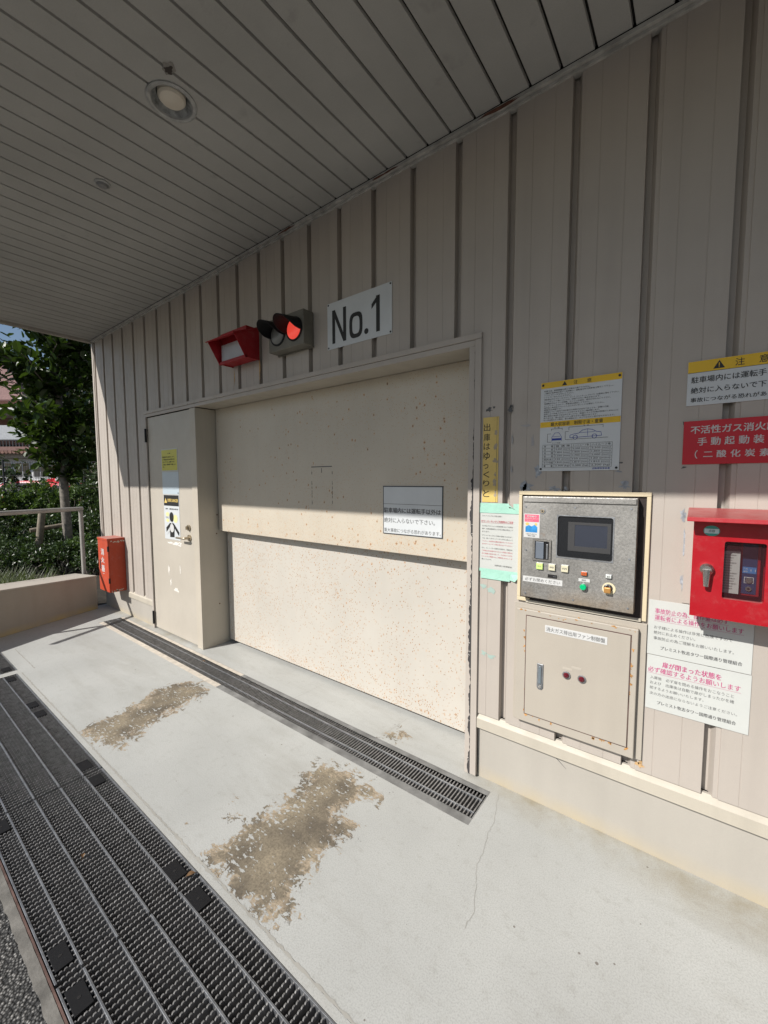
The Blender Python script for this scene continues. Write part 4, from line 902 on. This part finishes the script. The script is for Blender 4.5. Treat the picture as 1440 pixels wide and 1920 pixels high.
b = MB(); b.box(.062, .1075, -.062, -.0125, 1.052, 1.187); CRD = b.build("instruction_card", m_paper, RB)
b = MB()
for i in range(14): b.text("消火装置の取扱手順 起動釦を押す", .066, .066+.036*(.6+.4*random.random()), 1.172-i*.0083, 1.1765-i*.0083, -.0625)
b.build("lettering", m_ink, CRD)
b = MB(); b.box(-.036, -.0135, -.004, -.0008, .985, 1.315); b.build("sealant_strip", m_trim, RB)
# ------------------------------------------------------------ extinguisher box
EX = thing("extinguisher_box", "orange-red fire extinguisher box mounted low on the far end of the wall", "extinguisher box", (-4.9, 0, .27))
ex0, ex1, ey, ez0, ez1 = -5.035, -4.772, -.162, .272, .832
b = MB(); b.box(ex0, ex1, -.150, -.001, ez0, ez1); b.build("case", m_ext, EX, bevel=.003)
b = MB(); b.box(ex0, ex1, ey, -.1505, ez0+.004, ez1-.022); o = b.build("front_door", m_ext, EX, bevel=.003)
b = MB(); b.box(ex0-.002, ex1+.002, ey-.004, -.001, ez1-.0218, ez1+.002); b.build("lid", m_ext, EX, bevel=.003)
b = MB()
for ch, zt, zb in (("消", .720, .655), ("火", .632, .572), ("器", .546, .480)): b.text(ch, -4.955, -4.872, zb, zt, ey-.0008, off=.03)
b.text("ー", -4.93, -4.885, .458, .462, ey-.0008); b.build("lettering", m_label, o)
b = MB(); b.box(-5.0, -4.975, ey-.001, ey, .50, .60); b.build("finger_slot", m_dark, o)
for z in (.70, .37):
    b = MB(); b.box(ex1-.012, ex1+.0015, ey-.0015, ey+.012, z, z+.055); b.build("hinge", m_dark, o)
random.seed(8); b = MB()
for i in range(26):
    yy = -random.random()*.14; zz = random.choice((ez1-.012-random.random()*.03, ez0+.004+random.random()*.02)); r_ = .003+random.random()*.007
    n_ = 9; b.add([(ex1+.0008, yy+r_*math.cos(2*math.pi*k/n_)*(.6+random.random()*.7), zz+r_*math.sin(2*math.pi*k/n_)*(.6+random.random()*.7)) for k in range(n_)], [tuple(range(n_))])
build_each(b, "chipped_paint", simple("chip_pale", (.48, .42, .34), .7), EX)
# ------------------------------------------------------------ signal and red warning lamp
SG = thing("traffic_signal", "grey wall signal with two black hooded lamps, the right one lit red", "traffic light", (-2.03, 0, 2.21))
b = MB(); b.box(-2.195, -1.872, -.080, -.001, 2.214, 2.412); b.build("housing", m_sgrey, SG, bevel=.004)
b = MB(); b.box(-2.198, -1.869, -.012, -.0008, 2.208, 2.2135); b.build("drip_edge", m_sgrey, SG)
def visor(cx, cz):
    b = MB(); n = 26; ro, ri = .068, .0635
    for k in range(n):
        a0 = R(-14+208*k/n); a1 = R(-14+208*(k+1)/n); dep = lambda a: .014+.108*max(0, math.sin(a)+.25)**.55
        P_ = lambda a, r_, y_: (cx+r_*math.cos(a), y_, cz+r_*math.sin(a)-max(0, -.09-y_)*.16)
        y0_, ya_, yb_ = -.080, -.080-dep(a0), -.080-dep(a1)
        b.add([P_(a0, ro, y0_), P_(a1, ro, y0_), P_(a1, ro, yb_), P_(a0, ro, ya_), P_(a0, ri, y0_), P_(a1, ri, y0_), P_(a1, ri, yb_), P_(a0, ri, ya_)], [(0, 3, 2, 1), (4, 5, 6, 7), (3, 7, 6, 2)])
    b.tube([(cx, -.080, cz), (cx, -.086, cz)], .070, 32)
    return b.build("lamp_hood", m_blackm, SG)
for cx, mt in ((-2.105, simple("unlit_lens", (.16, .16, .15), .3)), (-1.952, m_lit)):
    h = visor(cx, 2.312); b = MB(); b.tube([(cx, -.086, 2.312), (cx, -.092, 2.312), (cx, -.096, 2.312)], [.060, .050, .02], 28); b.build("lens", mt, h, smooth=True)
RL = thing("warning_lamp", "red hooded warning lamp with a pale blank window, left of the signal", "warning lamp", (-2.55, 0, 2.22))
b = MB(); b.box(-2.705, -2.405, -.098, -.001, 2.232, 2.432); b.build("housing", m_redd, RL, bevel=.002)
b = MB()
for x in (-2.708, -2.402): b.prism([(-.002, 2.226), (-.002, 2.440), (-.19, 2.362), (-.19, 2.352), (-.112, 2.226)], 'yz', x-.002, x+.002)
b.add([(-2.72, -.0015, 2.444), (-2.39, -.0015, 2.444), (-2.39, -.205, 2.358), (-2.72, -.205, 2.358), (-2.72, -.0015, 2.439), (-2.39, -.0015, 2.439), (-2.39, -.202, 2.353), (-2.72, -.202, 2.353)], [(0, 3, 2, 1), (4, 5, 6, 7), (3, 7, 6, 2), (0, 4, 7, 3), (1, 2, 6, 5)])
b.box(-2.71, -2.40, -.112, -.0985, 2.222, 2.240); b.build("hood", m_redd, RL)
b = MB(); b.box(-2.690, -2.418, -.102, -.0982, 2.246, 2.352); b.build("window", simple("blank_window", (.42, .44, .46), .35, var=.08), RL)
# ------------------------------------------------------------ parapet and railing (left)
PA = thing("parapet_wall", "low beige rendered parapet wall at the far left edge of the forecourt", "wall", (-5.3, -.11, 0))
d = Vector((.3284, -.9445, 0)); nrm = Vector((-.9445, -.3284, 0)); P0 = Vector((-5.302, -.108, 0)); Lp = 2.2
def para(s0, s1, t0, t1, za, zb, b, zlow=0.):
    z = lambda s_: .36+.068*s_*1.0
    vs = []
    for s_ in (s0, s1):
        for t_ in (t0, t1):
            p = P0+d*s_+nrm*t_; vs += [(p.x, p.y, zlow if zlow is not None else z(s_)+za), (p.x, p.y, z(s_)+zb)]
    b.add(vs, [(0, 1, 3, 2), (4, 6, 7, 5), (0, 4, 5, 1), (2, 3, 7, 6), (1, 5, 7, 3), (0, 2, 6, 4)])
b = MB(); para(0, Lp, 0, .33, 0, 0, b); b.build("wall_body", m_para, PA, bevel=.003)
b = MB(); para(-.004, Lp, -.005, .335, .0, .014, b, None); b.build("cap", m_para2, PA, bevel=.003)
RA = thing("handrail", "grey tubular handrail standing on the low parapet wall", "railing", (-5.27, -.22, .37))
q0 = P0-d*.066+nrm*.278
tp = [q0+Vector((0, 0, .368)), q0+Vector((0, 0, 1.122))]
b = MB(); b.tube([q0+Vector((0, 0, .360)), q0+Vector((0, 0, 1.088))], .021, 14); b.build("post", m_rail, RA, smooth=True)
b = MB(); q = q0+d*1.5; b.tube([q+Vector((0, 0, .46)), q+Vector((0, 0, 1.105))], .021, 14); b.build("post", m_rail, RA, smooth=True)
b = MB(); b.tube([q0-d*.02+Vector((0, 0, 1.108)), q0+d*2.0+Vector((0, 0, 1.118))], .023, 14); b.build("top_rail", m_rail, RA, smooth=True)
# ------------------------------------------------------------ vegetation
def leaf(b, p, dirv, up, L, Wd, fold=.25, m=0):
    """pointed oval leaf, six outline points folded along the midrib"""
    dirv = dirv.normalized(); side = dirv.cross(up)
    if side.length < 1e-3: side = dirv.orthogonal()
    side.normalize(); nn = side.cross(dirv); f = nn*fold*Wd
    pts = [p, p+dirv*L*.3+side*Wd*.5+f, p+dirv*L*.7+side*Wd*.46+f, p+dirv*L, p+dirv*L*.7-side*Wd*.46+f, p+dirv*L*.3-side*Wd*.5+f, p+dirv*L*.55]
    o = len(b.v); b.v += pts; b.f += [(o, o+1, o+6), (o+1, o+2, o+6), (o+2, o+3, o+6), (o+3, o+4, o+6), (o+4, o+5, o+6), (o+5, o, o+6)]; b.m += [m]*6
def rv(): 
    while True:
        v = Vector((random.uniform(-1, 1), random.uniform(-1, 1), random.uniform(-1, 1)))
        if .05 < v.length < 1: return v.normalized()
random.seed(31)
TREE = thing("broadleaf_tree", "dark tree with large glossy oval leaves beyond the parapet, at the building corner", "tree", (-8.70, .56, -.006))
def bent(a, c, n=6, am=.06):
    a, c = Vector(a), Vector(c); out = []
    for i in range(n+1): t_ = i/n; out.append(a.lerp(c, t_)+(rv()*am if 0 < i < n else Vector()))
    return out
T0 = Vector((-8.70, .56, 0)); trunk = [T0, T0+Vector((.0, .0, .6)), T0+Vector((.02, -.02, 1.3)), T0+Vector((-.03, .01, 1.9)), T0+Vector((-.04, .0, 3.0)), T0+Vector((-.08, .0, 4.2))]
b = MB(); b.tube(trunk, [.085, .07, .065, .06, .045, .02], 12)
b.build("trunk", m_bark, TREE, smooth=True)
b = MB(); lv = MB()
for i in range(84):
    z = random.uniform(1.7, 4.9); a = random.uniform(0, 2*math.pi)
    rr = .80*math.sin(math.pi*min(1, max(.12, (z-1.25)/4.3)))+.1
    s_ = T0+Vector((-.04, 0, min(z, 4.1)-.25)); e_ = T0+Vector((math.cos(a)*rr, math.sin(a)*rr, z+random.uniform(-.1, .35)))
    br = bent(s_, e_, 5, .05); b.tube(br, [.02, .016, .012, .009, .006, .004], 6)
    for k in range(58):
        t_ = random.uniform(.05, 1.0); j = min(4, int(t_*5)); p = br[j].lerp(br[j+1], t_*5-j)+rv()*random.uniform(.02, .22)
        if (T0-p).dot(rgt) > (.9 if p.z < 2.9 else .9-(p.z-2.9)*.42): continue
        dv = (rv()+Vector((math.cos(a), math.sin(a), .3))*.7); s1 = random.uniform(.11, .22)
        leaf(lv, p, dv, Vector((0, 0, 1))+rv()*.7, s1, s1*random.uniform(.42, .58), random.uniform(.05, .3))
b.build("branches", m_bark, TREE); lv.build("crown", m_leafT, TREE)
def bush(name, label, cat, c, r, h, n, ls, mat, grp, z0=0., seed=0, stems=True):
    random.seed(seed); t = thing(name, label, cat, (c[0], c[1], z0), group=grp)
    lv = MB(); st_ = MB(); ncl = max(14, n//60); cl = []
    for i in range(ncl):
        v = rv(); k = random.uniform(.35, 1.0); p = Vector((c[0]+v.x*r[0]*k, c[1]+v.y*r[1]*k, z0+h*.5+v.z*h*.5*k)); cl.append(p)
        st_.tube(bent((c[0]+v.x*.1, c[1]+v.y*.1, z0), p, 4, .04), [.014, .01, .007, .005, .003], 5)
    for i in range(n):
        p = random.choice(cl)+rv()*random.random()**.5*.2*min(1.2, max(r[0], .5)); p.z = max(z0+.02, min(p.z, z0+h*1.08))
        l = ls*random.uniform(.6, 1.3); leaf(lv, p, rv()+Vector((0, 0, .35)), Vector((0, 0, 1))+rv()*.8, l, l*random.uniform(.35, .55), .15)
    st_.build("stems", m_bark, t); lv.build("foliage", mat, t); return t
def at(u, v, dep):
    q = rgt*0; q = r2*((u-720)/F)-u2*((v-960)/F)+fwd; return CAM+q*dep
GB = "shrubs planted beyond the parapet"
hedge = [  # u, depth, radius, height, leaves, leafsize, mat, label
    (-60, 9.6, .7, 1.30, 3800, .085, m_leafH, "light green shrub at the left edge, in front of the wire fence"),
    (22, 9.4, .62, 1.42, 3800, .085, m_leafH, "light green shrub under the dark parked car's end"),
    (78, 9.6, .62, 1.44, 4200, .085, m_leafH, "light green shrub directly in front of the red car"),
    (150, 9.9, .65, 1.62, 3800, .09, m_leafH, "tall light green shrub just right of the tree trunk"),
    (205, 9.0, .6, 1.9, 3400, .09, m_leafD, "tall dark shrub hugging the building corner"),
    (8, 8.0, .6, .92, 3200, .07, m_leafD, "low dark shrub at the left edge below the handrail"),
    (100, 7.9, .5, .92, 3200, .07, m_leafD, "dark shrub behind the timber tree stake"),
    (170, 7.9, .55, 1.1, 3200, .07, m_leafD, "dark shrub between tree trunk and red-orange box"),
    (50, 6.9, .42, .52, 2400, .055, m_leafD, "small dark shrub just behind the parapet, left part"),
    (140, 6.7, .42, .50, 2400, .05, m_leafH, "small green shrub just behind the parapet, right part"),
    (10, 6.3, .33, .46, 1700, .05, m_leafD, "knee-high dark shrub right behind the parapet at the left edge"),
    (62, 6.4, .33, .46, 1700, .05, m_leafD, "knee-high dark shrub right behind the parapet, below the stake"),
    (112, 6.4, .33, .46, 1700, .05, m_leafD, "knee-high dark shrub right behind the parapet, left of the handrail post"),
    (165, 6.3, .3, .46, 1500, .05, m_leafD, "knee-high dark shrub at the right end of the parapet"),
    (20, 7.3, .42, .62, 2400, .055, m_leafD, "small dark shrub left of the timber stake, low behind the parapet"),
    (92, 7.3, .42, .60, 2400, .055, m_leafD, "small dark shrub at the foot of the timber stake"),
    (150, 7.3, .42, .62, 2400, .055, m_leafD, "small dark shrub at the foot of the tree trunk"),
    (118, 9.2, .5, 1.43, 3400, .085, m_leafH, "light green shrub between the red car and the tree trunk"),
    (198, 6.9, .35, .55, 1800, .055, m_leafD, "small dark shrub in the gap beside the plinth")]
for i, (u, dp, r_, h, n, ls, mt, lb) in enumerate(hedge):
    p = at(u, 905, dp); bush("shrub", lb, "shrub", (p.x, p.y), (r_, r_), h, n, ls, mt, GB, 0, 100+i)
# twiggy small-leaved tree against the building end
random.seed(77); p = at(196, 905, 8.3); TW = thing("twiggy_tree", "thin twiggy tree with sparse small leaves behind the building corner", "tree", (p.x, p.y, 0))
b = MB(); b.tube(bent((p.x, p.y, 0), (p.x, p.y+.1, 4.4), 7, .03), [.05, .045, .04, .035, .03, .022, .015, .01], 8); b.build("trunk", m_bark, TW, smooth=True)
b = MB(); lv = MB()
for i in range(70):
    z = random.uniform(1.2, 4.3); a = random.uniform(0, 2*math.pi); L_ = random.uniform(.4, 1.0)
    s_ = Vector((p.x, p.y, z)); e_ = s_+Vector((math.cos(a)*L_, math.sin(a)*L_, random.uniform(-.1, .35))); br = bent(s_, e_, 5, .06); b.tube(br, [.009, .007, .006, .005, .004, .003], 5)
    for k in range(46):
        t_ = random.uniform(.2, 1.0); j = min(4, int(t_*5)); q = br[j].lerp(br[j+1], t_*5-j)+rv()*random.uniform(.02, .16); l = random.uniform(.03, .06); leaf(lv, q, rv(), Vector((0, 0, 1))+rv(), l, l*.5)
b.build("branches", simple("pale_twig", (.30, .26, .21), .8), TW); lv.build("crown", m_leafD, TW)
# backdrop of trees further away so no horizon shows through
random.seed(5)
for i, (u, dp, r_, h, lb) in enumerate(((192, 13.5, 1.5, 5.2, "dense dark tree further back, right of the glossy tree"), (240, 15, 1.8, 5.2, "dense dark tree hidden mostly behind the building"))):
    p = at(u, 905, dp); t = thing("background_tree", lb, "tree", (p.x, p.y, 0)); b = MB(); b.tube(bent((p.x, p.y, 0), (p.x, p.y, h*.7), 5, .05), [.12, .1, .09, .07, .05, .03], 8); b.build("trunk", m_bark, t)
    lv = MB(); cl = [Vector((p.x+random.gauss(0, r_*.45), p.y+random.gauss(0, r_*.45), random.uniform(.9, h))) for _ in range(60)]
    for k in range(6500): leaf(lv, random.choice(cl)+rv()*random.random()*.7, rv(), Vector((0, 0, 1))+rv(), .2, .11)
    lv.build("crown", m_leafD, t)
# grass tufts: one object, countless blades
random.seed(6); b = MB()
for i in range(4200):
    s_ = random.uniform(.2, 2.0); w_ = random.uniform(.34, 1.0); p = P0+d*s_+nrm*w_; h = random.uniform(.12, .40); a = rv()*.5
    tip = Vector((p.x, p.y, .1+h))+Vector((a.x, a.y, 0))*h*1.2; sd = Vector((a.y, -a.x, 0)).normalized()*.004; mid = Vector((p.x, p.y, .1)).lerp(tip, .55)+Vector((0, 0, h*.15))
    b.add([Vector((p.x, p.y, 0))-sd, Vector((p.x, p.y, 0))+sd, mid+sd, mid-sd, tip], [(0, 1, 2, 3), (3, 2, 4)])
o = b.build("grass", m_grass, kind='stuff'); o['label'] = "long grass growing behind the low parapet wall"; o['category'] = "grass"
# timber stake frame
ST = thing("tree_stake", "weathered round timber stake with a cross bar supporting the tree", "tree stake", (-8.1, .05, 0))
a_ = at(69, 1062, 6.9); c_ = at(80, 975, 6.9)
b = MB(); b.tube([(a_.x, a_.y, -.02), (c_.x, c_.y, .92)], [.055, .05], 12); b.build("post", m_post, ST, smooth=True)
e1, e2 = at(56, 995, 6.85), at(133, 982, 7.25); b = MB(); b.tube([e1, e2], .036, 12); b.build("crossbar", m_post, ST, smooth=True)
# red flower
fl = at(99, 903, 9.2); FLW = thing("red_flower", "large red hibiscus-like bloom above the shrubs near the trunk", "flower", tuple(fl)); random.seed(12)
b = MB()
for k in range(7): a = 2*math.pi*k/7; dv = rgt*math.cos(a)+Vector((0, 0, 1))*math.sin(a)-fwd*.2; leaf(b, fl, dv, -fwd, .13 if k % 2 else .09, .06, .1)
b.build("petals", simple("petal_red", (.62, .02, .03), .5), FLW)
b = MB(); b.tube([fl, fl-Vector((0, 0, .35))], .006, 6); b.build("flower_stem", m_leafD, FLW)
# ------------------------------------------------------------ wire fence
fp0, fp1 = at(-150, 905, 10.9), at(260, 905, 11.6); fd = (fp1-fp0); fd.z = 0; FL_ = fd.length; fd.normalize()
WF = thing("wire_fence", "thin dark welded wire fence behind the shrubs, in front of the parked cars", "fence", (fp0.x, fp0.y, 0))
b = MB(); m_wire = simple("fence_wire", (.05, .05, .055), .5, .3)
k = 0.
def bar(b, p, q, w_): 
    b.tube([p, q], w_, 4, caps=False)
while k < FL_: p = fp0+fd*k; bar(b, (p.x, p.y, .05), (p.x, p.y, 1.98), .004); k += .062
for z in (.1, .35, .6, .85, 1.1, 1.35, 1.6, 1.85, 1.97): bar(b, (fp0.x, fp0.y, z), (fp0.x+fd.x*FL_, fp0.y+fd.y*FL_, z), .004)
b.build("wire_mesh", m_wire, WF)
for kk in range(int(FL_/2)+1):
    p = fp0+fd*(kk*2.); b = MB(); b.tube([(p.x, p.y, 0), (p.x, p.y, 2.02)], .022, 8); b.build("post", m_wire, WF, smooth=True)
# ------------------------------------------------------------ cars beyond the fence
def car(label, loc, rz, paint, name="parked_car"):
    t = thing(name, label, "car", loc, rz)
    prof = [(-2.05, .35), (-2.1, .62), (-2.0, .86), (-1.25, .98), (-.55, 1.40), (-.2, 1.46), (.75, 1.46), (1.35, 1.34), (1.85, 1.0), (2.02, .9), (2.06, .4)]
    n = len(prof); b = MB()
    wd = lambda z: .82 if z < 1.0 else .82-.22*(z-1.0)/.46
    vs = [(x, -wd(z), z) for x, z in prof]+[(x, wd(z), z) for x, z in prof]
    b.add(vs, [tuple(range(n)), tuple(range(n, 2*n))[::-1]]+[(i, n+i, n+(i+1) % n, (i+1) % n) for i in range(n)])
    b.build("body", paint, t, bevel=.03, local=True)
    for s_ in (-1, 1):
        b = MB(); q = [(-1.05, 1.0), (-.55, 1.34), (-.2, 1.39), (.7, 1.39), (1.2, 1.28), (1.5, 1.0)]
        b.add([(x, s_*(wd(z)+.012), z) for x, z in q], [tuple(range(6))]); b.build("side_window", m_win, t, local=True)
    b = MB(); b.add([(-1.18, -.68, 1.03), (-1.18, .68, 1.03), (-.6, .60, 1.38), (-.6, -.60, 1.38)], [(0, 3, 2, 1)]); b.v = [v+Vector((-.02, 0, .015)) for v in b.v]; b.build("windscreen", m_win, t, local=True)
    for x in (-1.3, 1.3):
        for s_ in (-1, 1):
            b = MB(); b.tube([(x, s_*.66, .31), (x, s_*.84, .31)], .31, 24); w_ = b.build("wheel", m_blackm, t, bevel=.03, local=True); b = MB(); b.tube([(x, s_*.842, .31), (x, s_*.85, .31)], .19, 18); r_ = b.build("rim", m_chrome, w_, local=True)
    for s_ in (-1, 1): b = MB(); b.box(-2.1, -2.0, s_*.5-.16, s_*.5+.16, .68, .80); b.build("headlight", m_chrome, t, bevel=.02, local=True)
    return t
p = at(72, 905, 13.6); car("red parked car behind the shrubs, its roof showing beside the trunk", (p.x, p.y, 0), YAW+R(4), simple("car_red", lin((200, 30, 50)), .25, var=.03))
p = at(-105, 905, 13.2); car("silver parked car at the left edge behind the wire fence", (p.x, p.y, 0), YAW+R(-8), simple("car_silver", (.42, .45, .47), .3, .4, var=.03))
# ------------------------------------------------------------ houses
m_wh = simple("house_white", (.62, .62, .62), .7, var=.06); m_bg = simple("house_beige", (.36, .31, .26), .8, var=.1); m_tile = simple("roof_tile", (.26, .15, .12), .8, var=.35, sc=6)
m_pk = simple("house_terracotta", (.27, .15, .12), .8, var=.1); m_gw = simple("house_glass", (.03, .035, .045), .15, spec=.7, bst=0)
p = at(20, 905, 21); H1 = thing("low_tiled_house", "low white house with a wavy tiled eave beyond the parked cars", "house", (p.x, p.y, 0), YAW)
b = MB(); b.box(-4.5, 2.9, 0, 6, 0, 2.62); b.build("wall", m_wh, H1, local=True)
b = MB(); b.box(-4.6, 3.0, -.35, 6, 2.622, 2.86); b.build("eave_band", m_bg, H1, local=True)
b = MB(); x = -4.7
while x < 3.1: b.tube([(x, -.62, 2.90), (x, 2.6, 3.35)], .085, 8); x += .19
b.box(-4.7, 3.1, -.5, 2.6, 2.862, 2.89); b.build("tiled_roof", m_tile, H1, local=True)
for i, x in enumerate((-4.2, -3.3, -2.4, -1.5, -.6, .3, 1.2, 2.1)):
    b = MB(); b.box(x, x+.75, -.03, .02, 1.65, 2.42); f = b.build("window", m_wh, H1, local=True); b = MB()
    b.box(x+.04, x+.35, -.04, -.031, 1.69, 2.38); b.box(x+.40, x+.71, -.04, -.031, 1.69, 2.38); b.build("pane", m_gw, f, local=True)
p = at(20, 905, 31); H2 = thing("balcony_apartment", "brown and white apartment block with a balcony railing behind the tiled house", "building", (p.x, p.y, 0), YAW)
b = MB(); b.box(-7, 3.2, 0, 8, 0, 7.4); b.build("wall", m_pk, H2, local=True)
b = MB(); b.prism([(-7.6, 7.4), (2.0, 7.4), (1.0, 9.6), (-2.2, 10.9), (-7.6, 10.9)], 'xz', -.6, 8); b.build("roof", simple("roof_mauve", (.28, .17, .16), .8, var=.15), H2, local=True)
b = MB(); b.box(-7, 4.2, -2.4, 0, 6.15, 6.5); b.build("balcony_slab", m_wh, H2, local=True)
b = MB(); b.box(-7, 4.2, -2.5, -2.4, 4.3, 5.3); b.build("awning", simple("awning_grey", (.40, .42, .44), .6), H2, local=True)
b = MB(); x = -7
while x < 4.2: b.box(x, x+.05, -2.65, -2.6, 3.4, 4.3); x += .22
b.box(-7, 4.2, -2.67, -2.58, 4.25, 4.32); b.build("railing", m_wire, H2, local=True)
for x in (-4.0, .6): b = MB(); b.box(x, x+.16, -2.4, -2.25, 0, 6.15); b.build("column", m_wire, H2, local=True)
for x in (-6, -3.2, -.5, 1.7):
    b = MB(); b.box(x, x+1.5, -.05, .01, 3.0, 4.2); b.build("window", m_gw, H2, local=True)
p = at(-160, 905, 44); H3 = thing("far_pale_building", "pale building wall seen far behind the wire fence", "building", (p.x, p.y, 0), YAW)
b = MB(); b.box(-8, 26, 0, 8, 0, 5.4); b.build("wall", m_bg, H3, local=True); b = MB(); b.box(-8.2, 26.2, -.3, 8, 5.4, 5.7); b.build("roof", m_tile, H3, local=True)
for x in range(-7, 26, 4): b = MB(); b.box(x, x+1.6, -.04, .01, 2.2, 3.6); b.build("window", m_gw, H3, local=True)
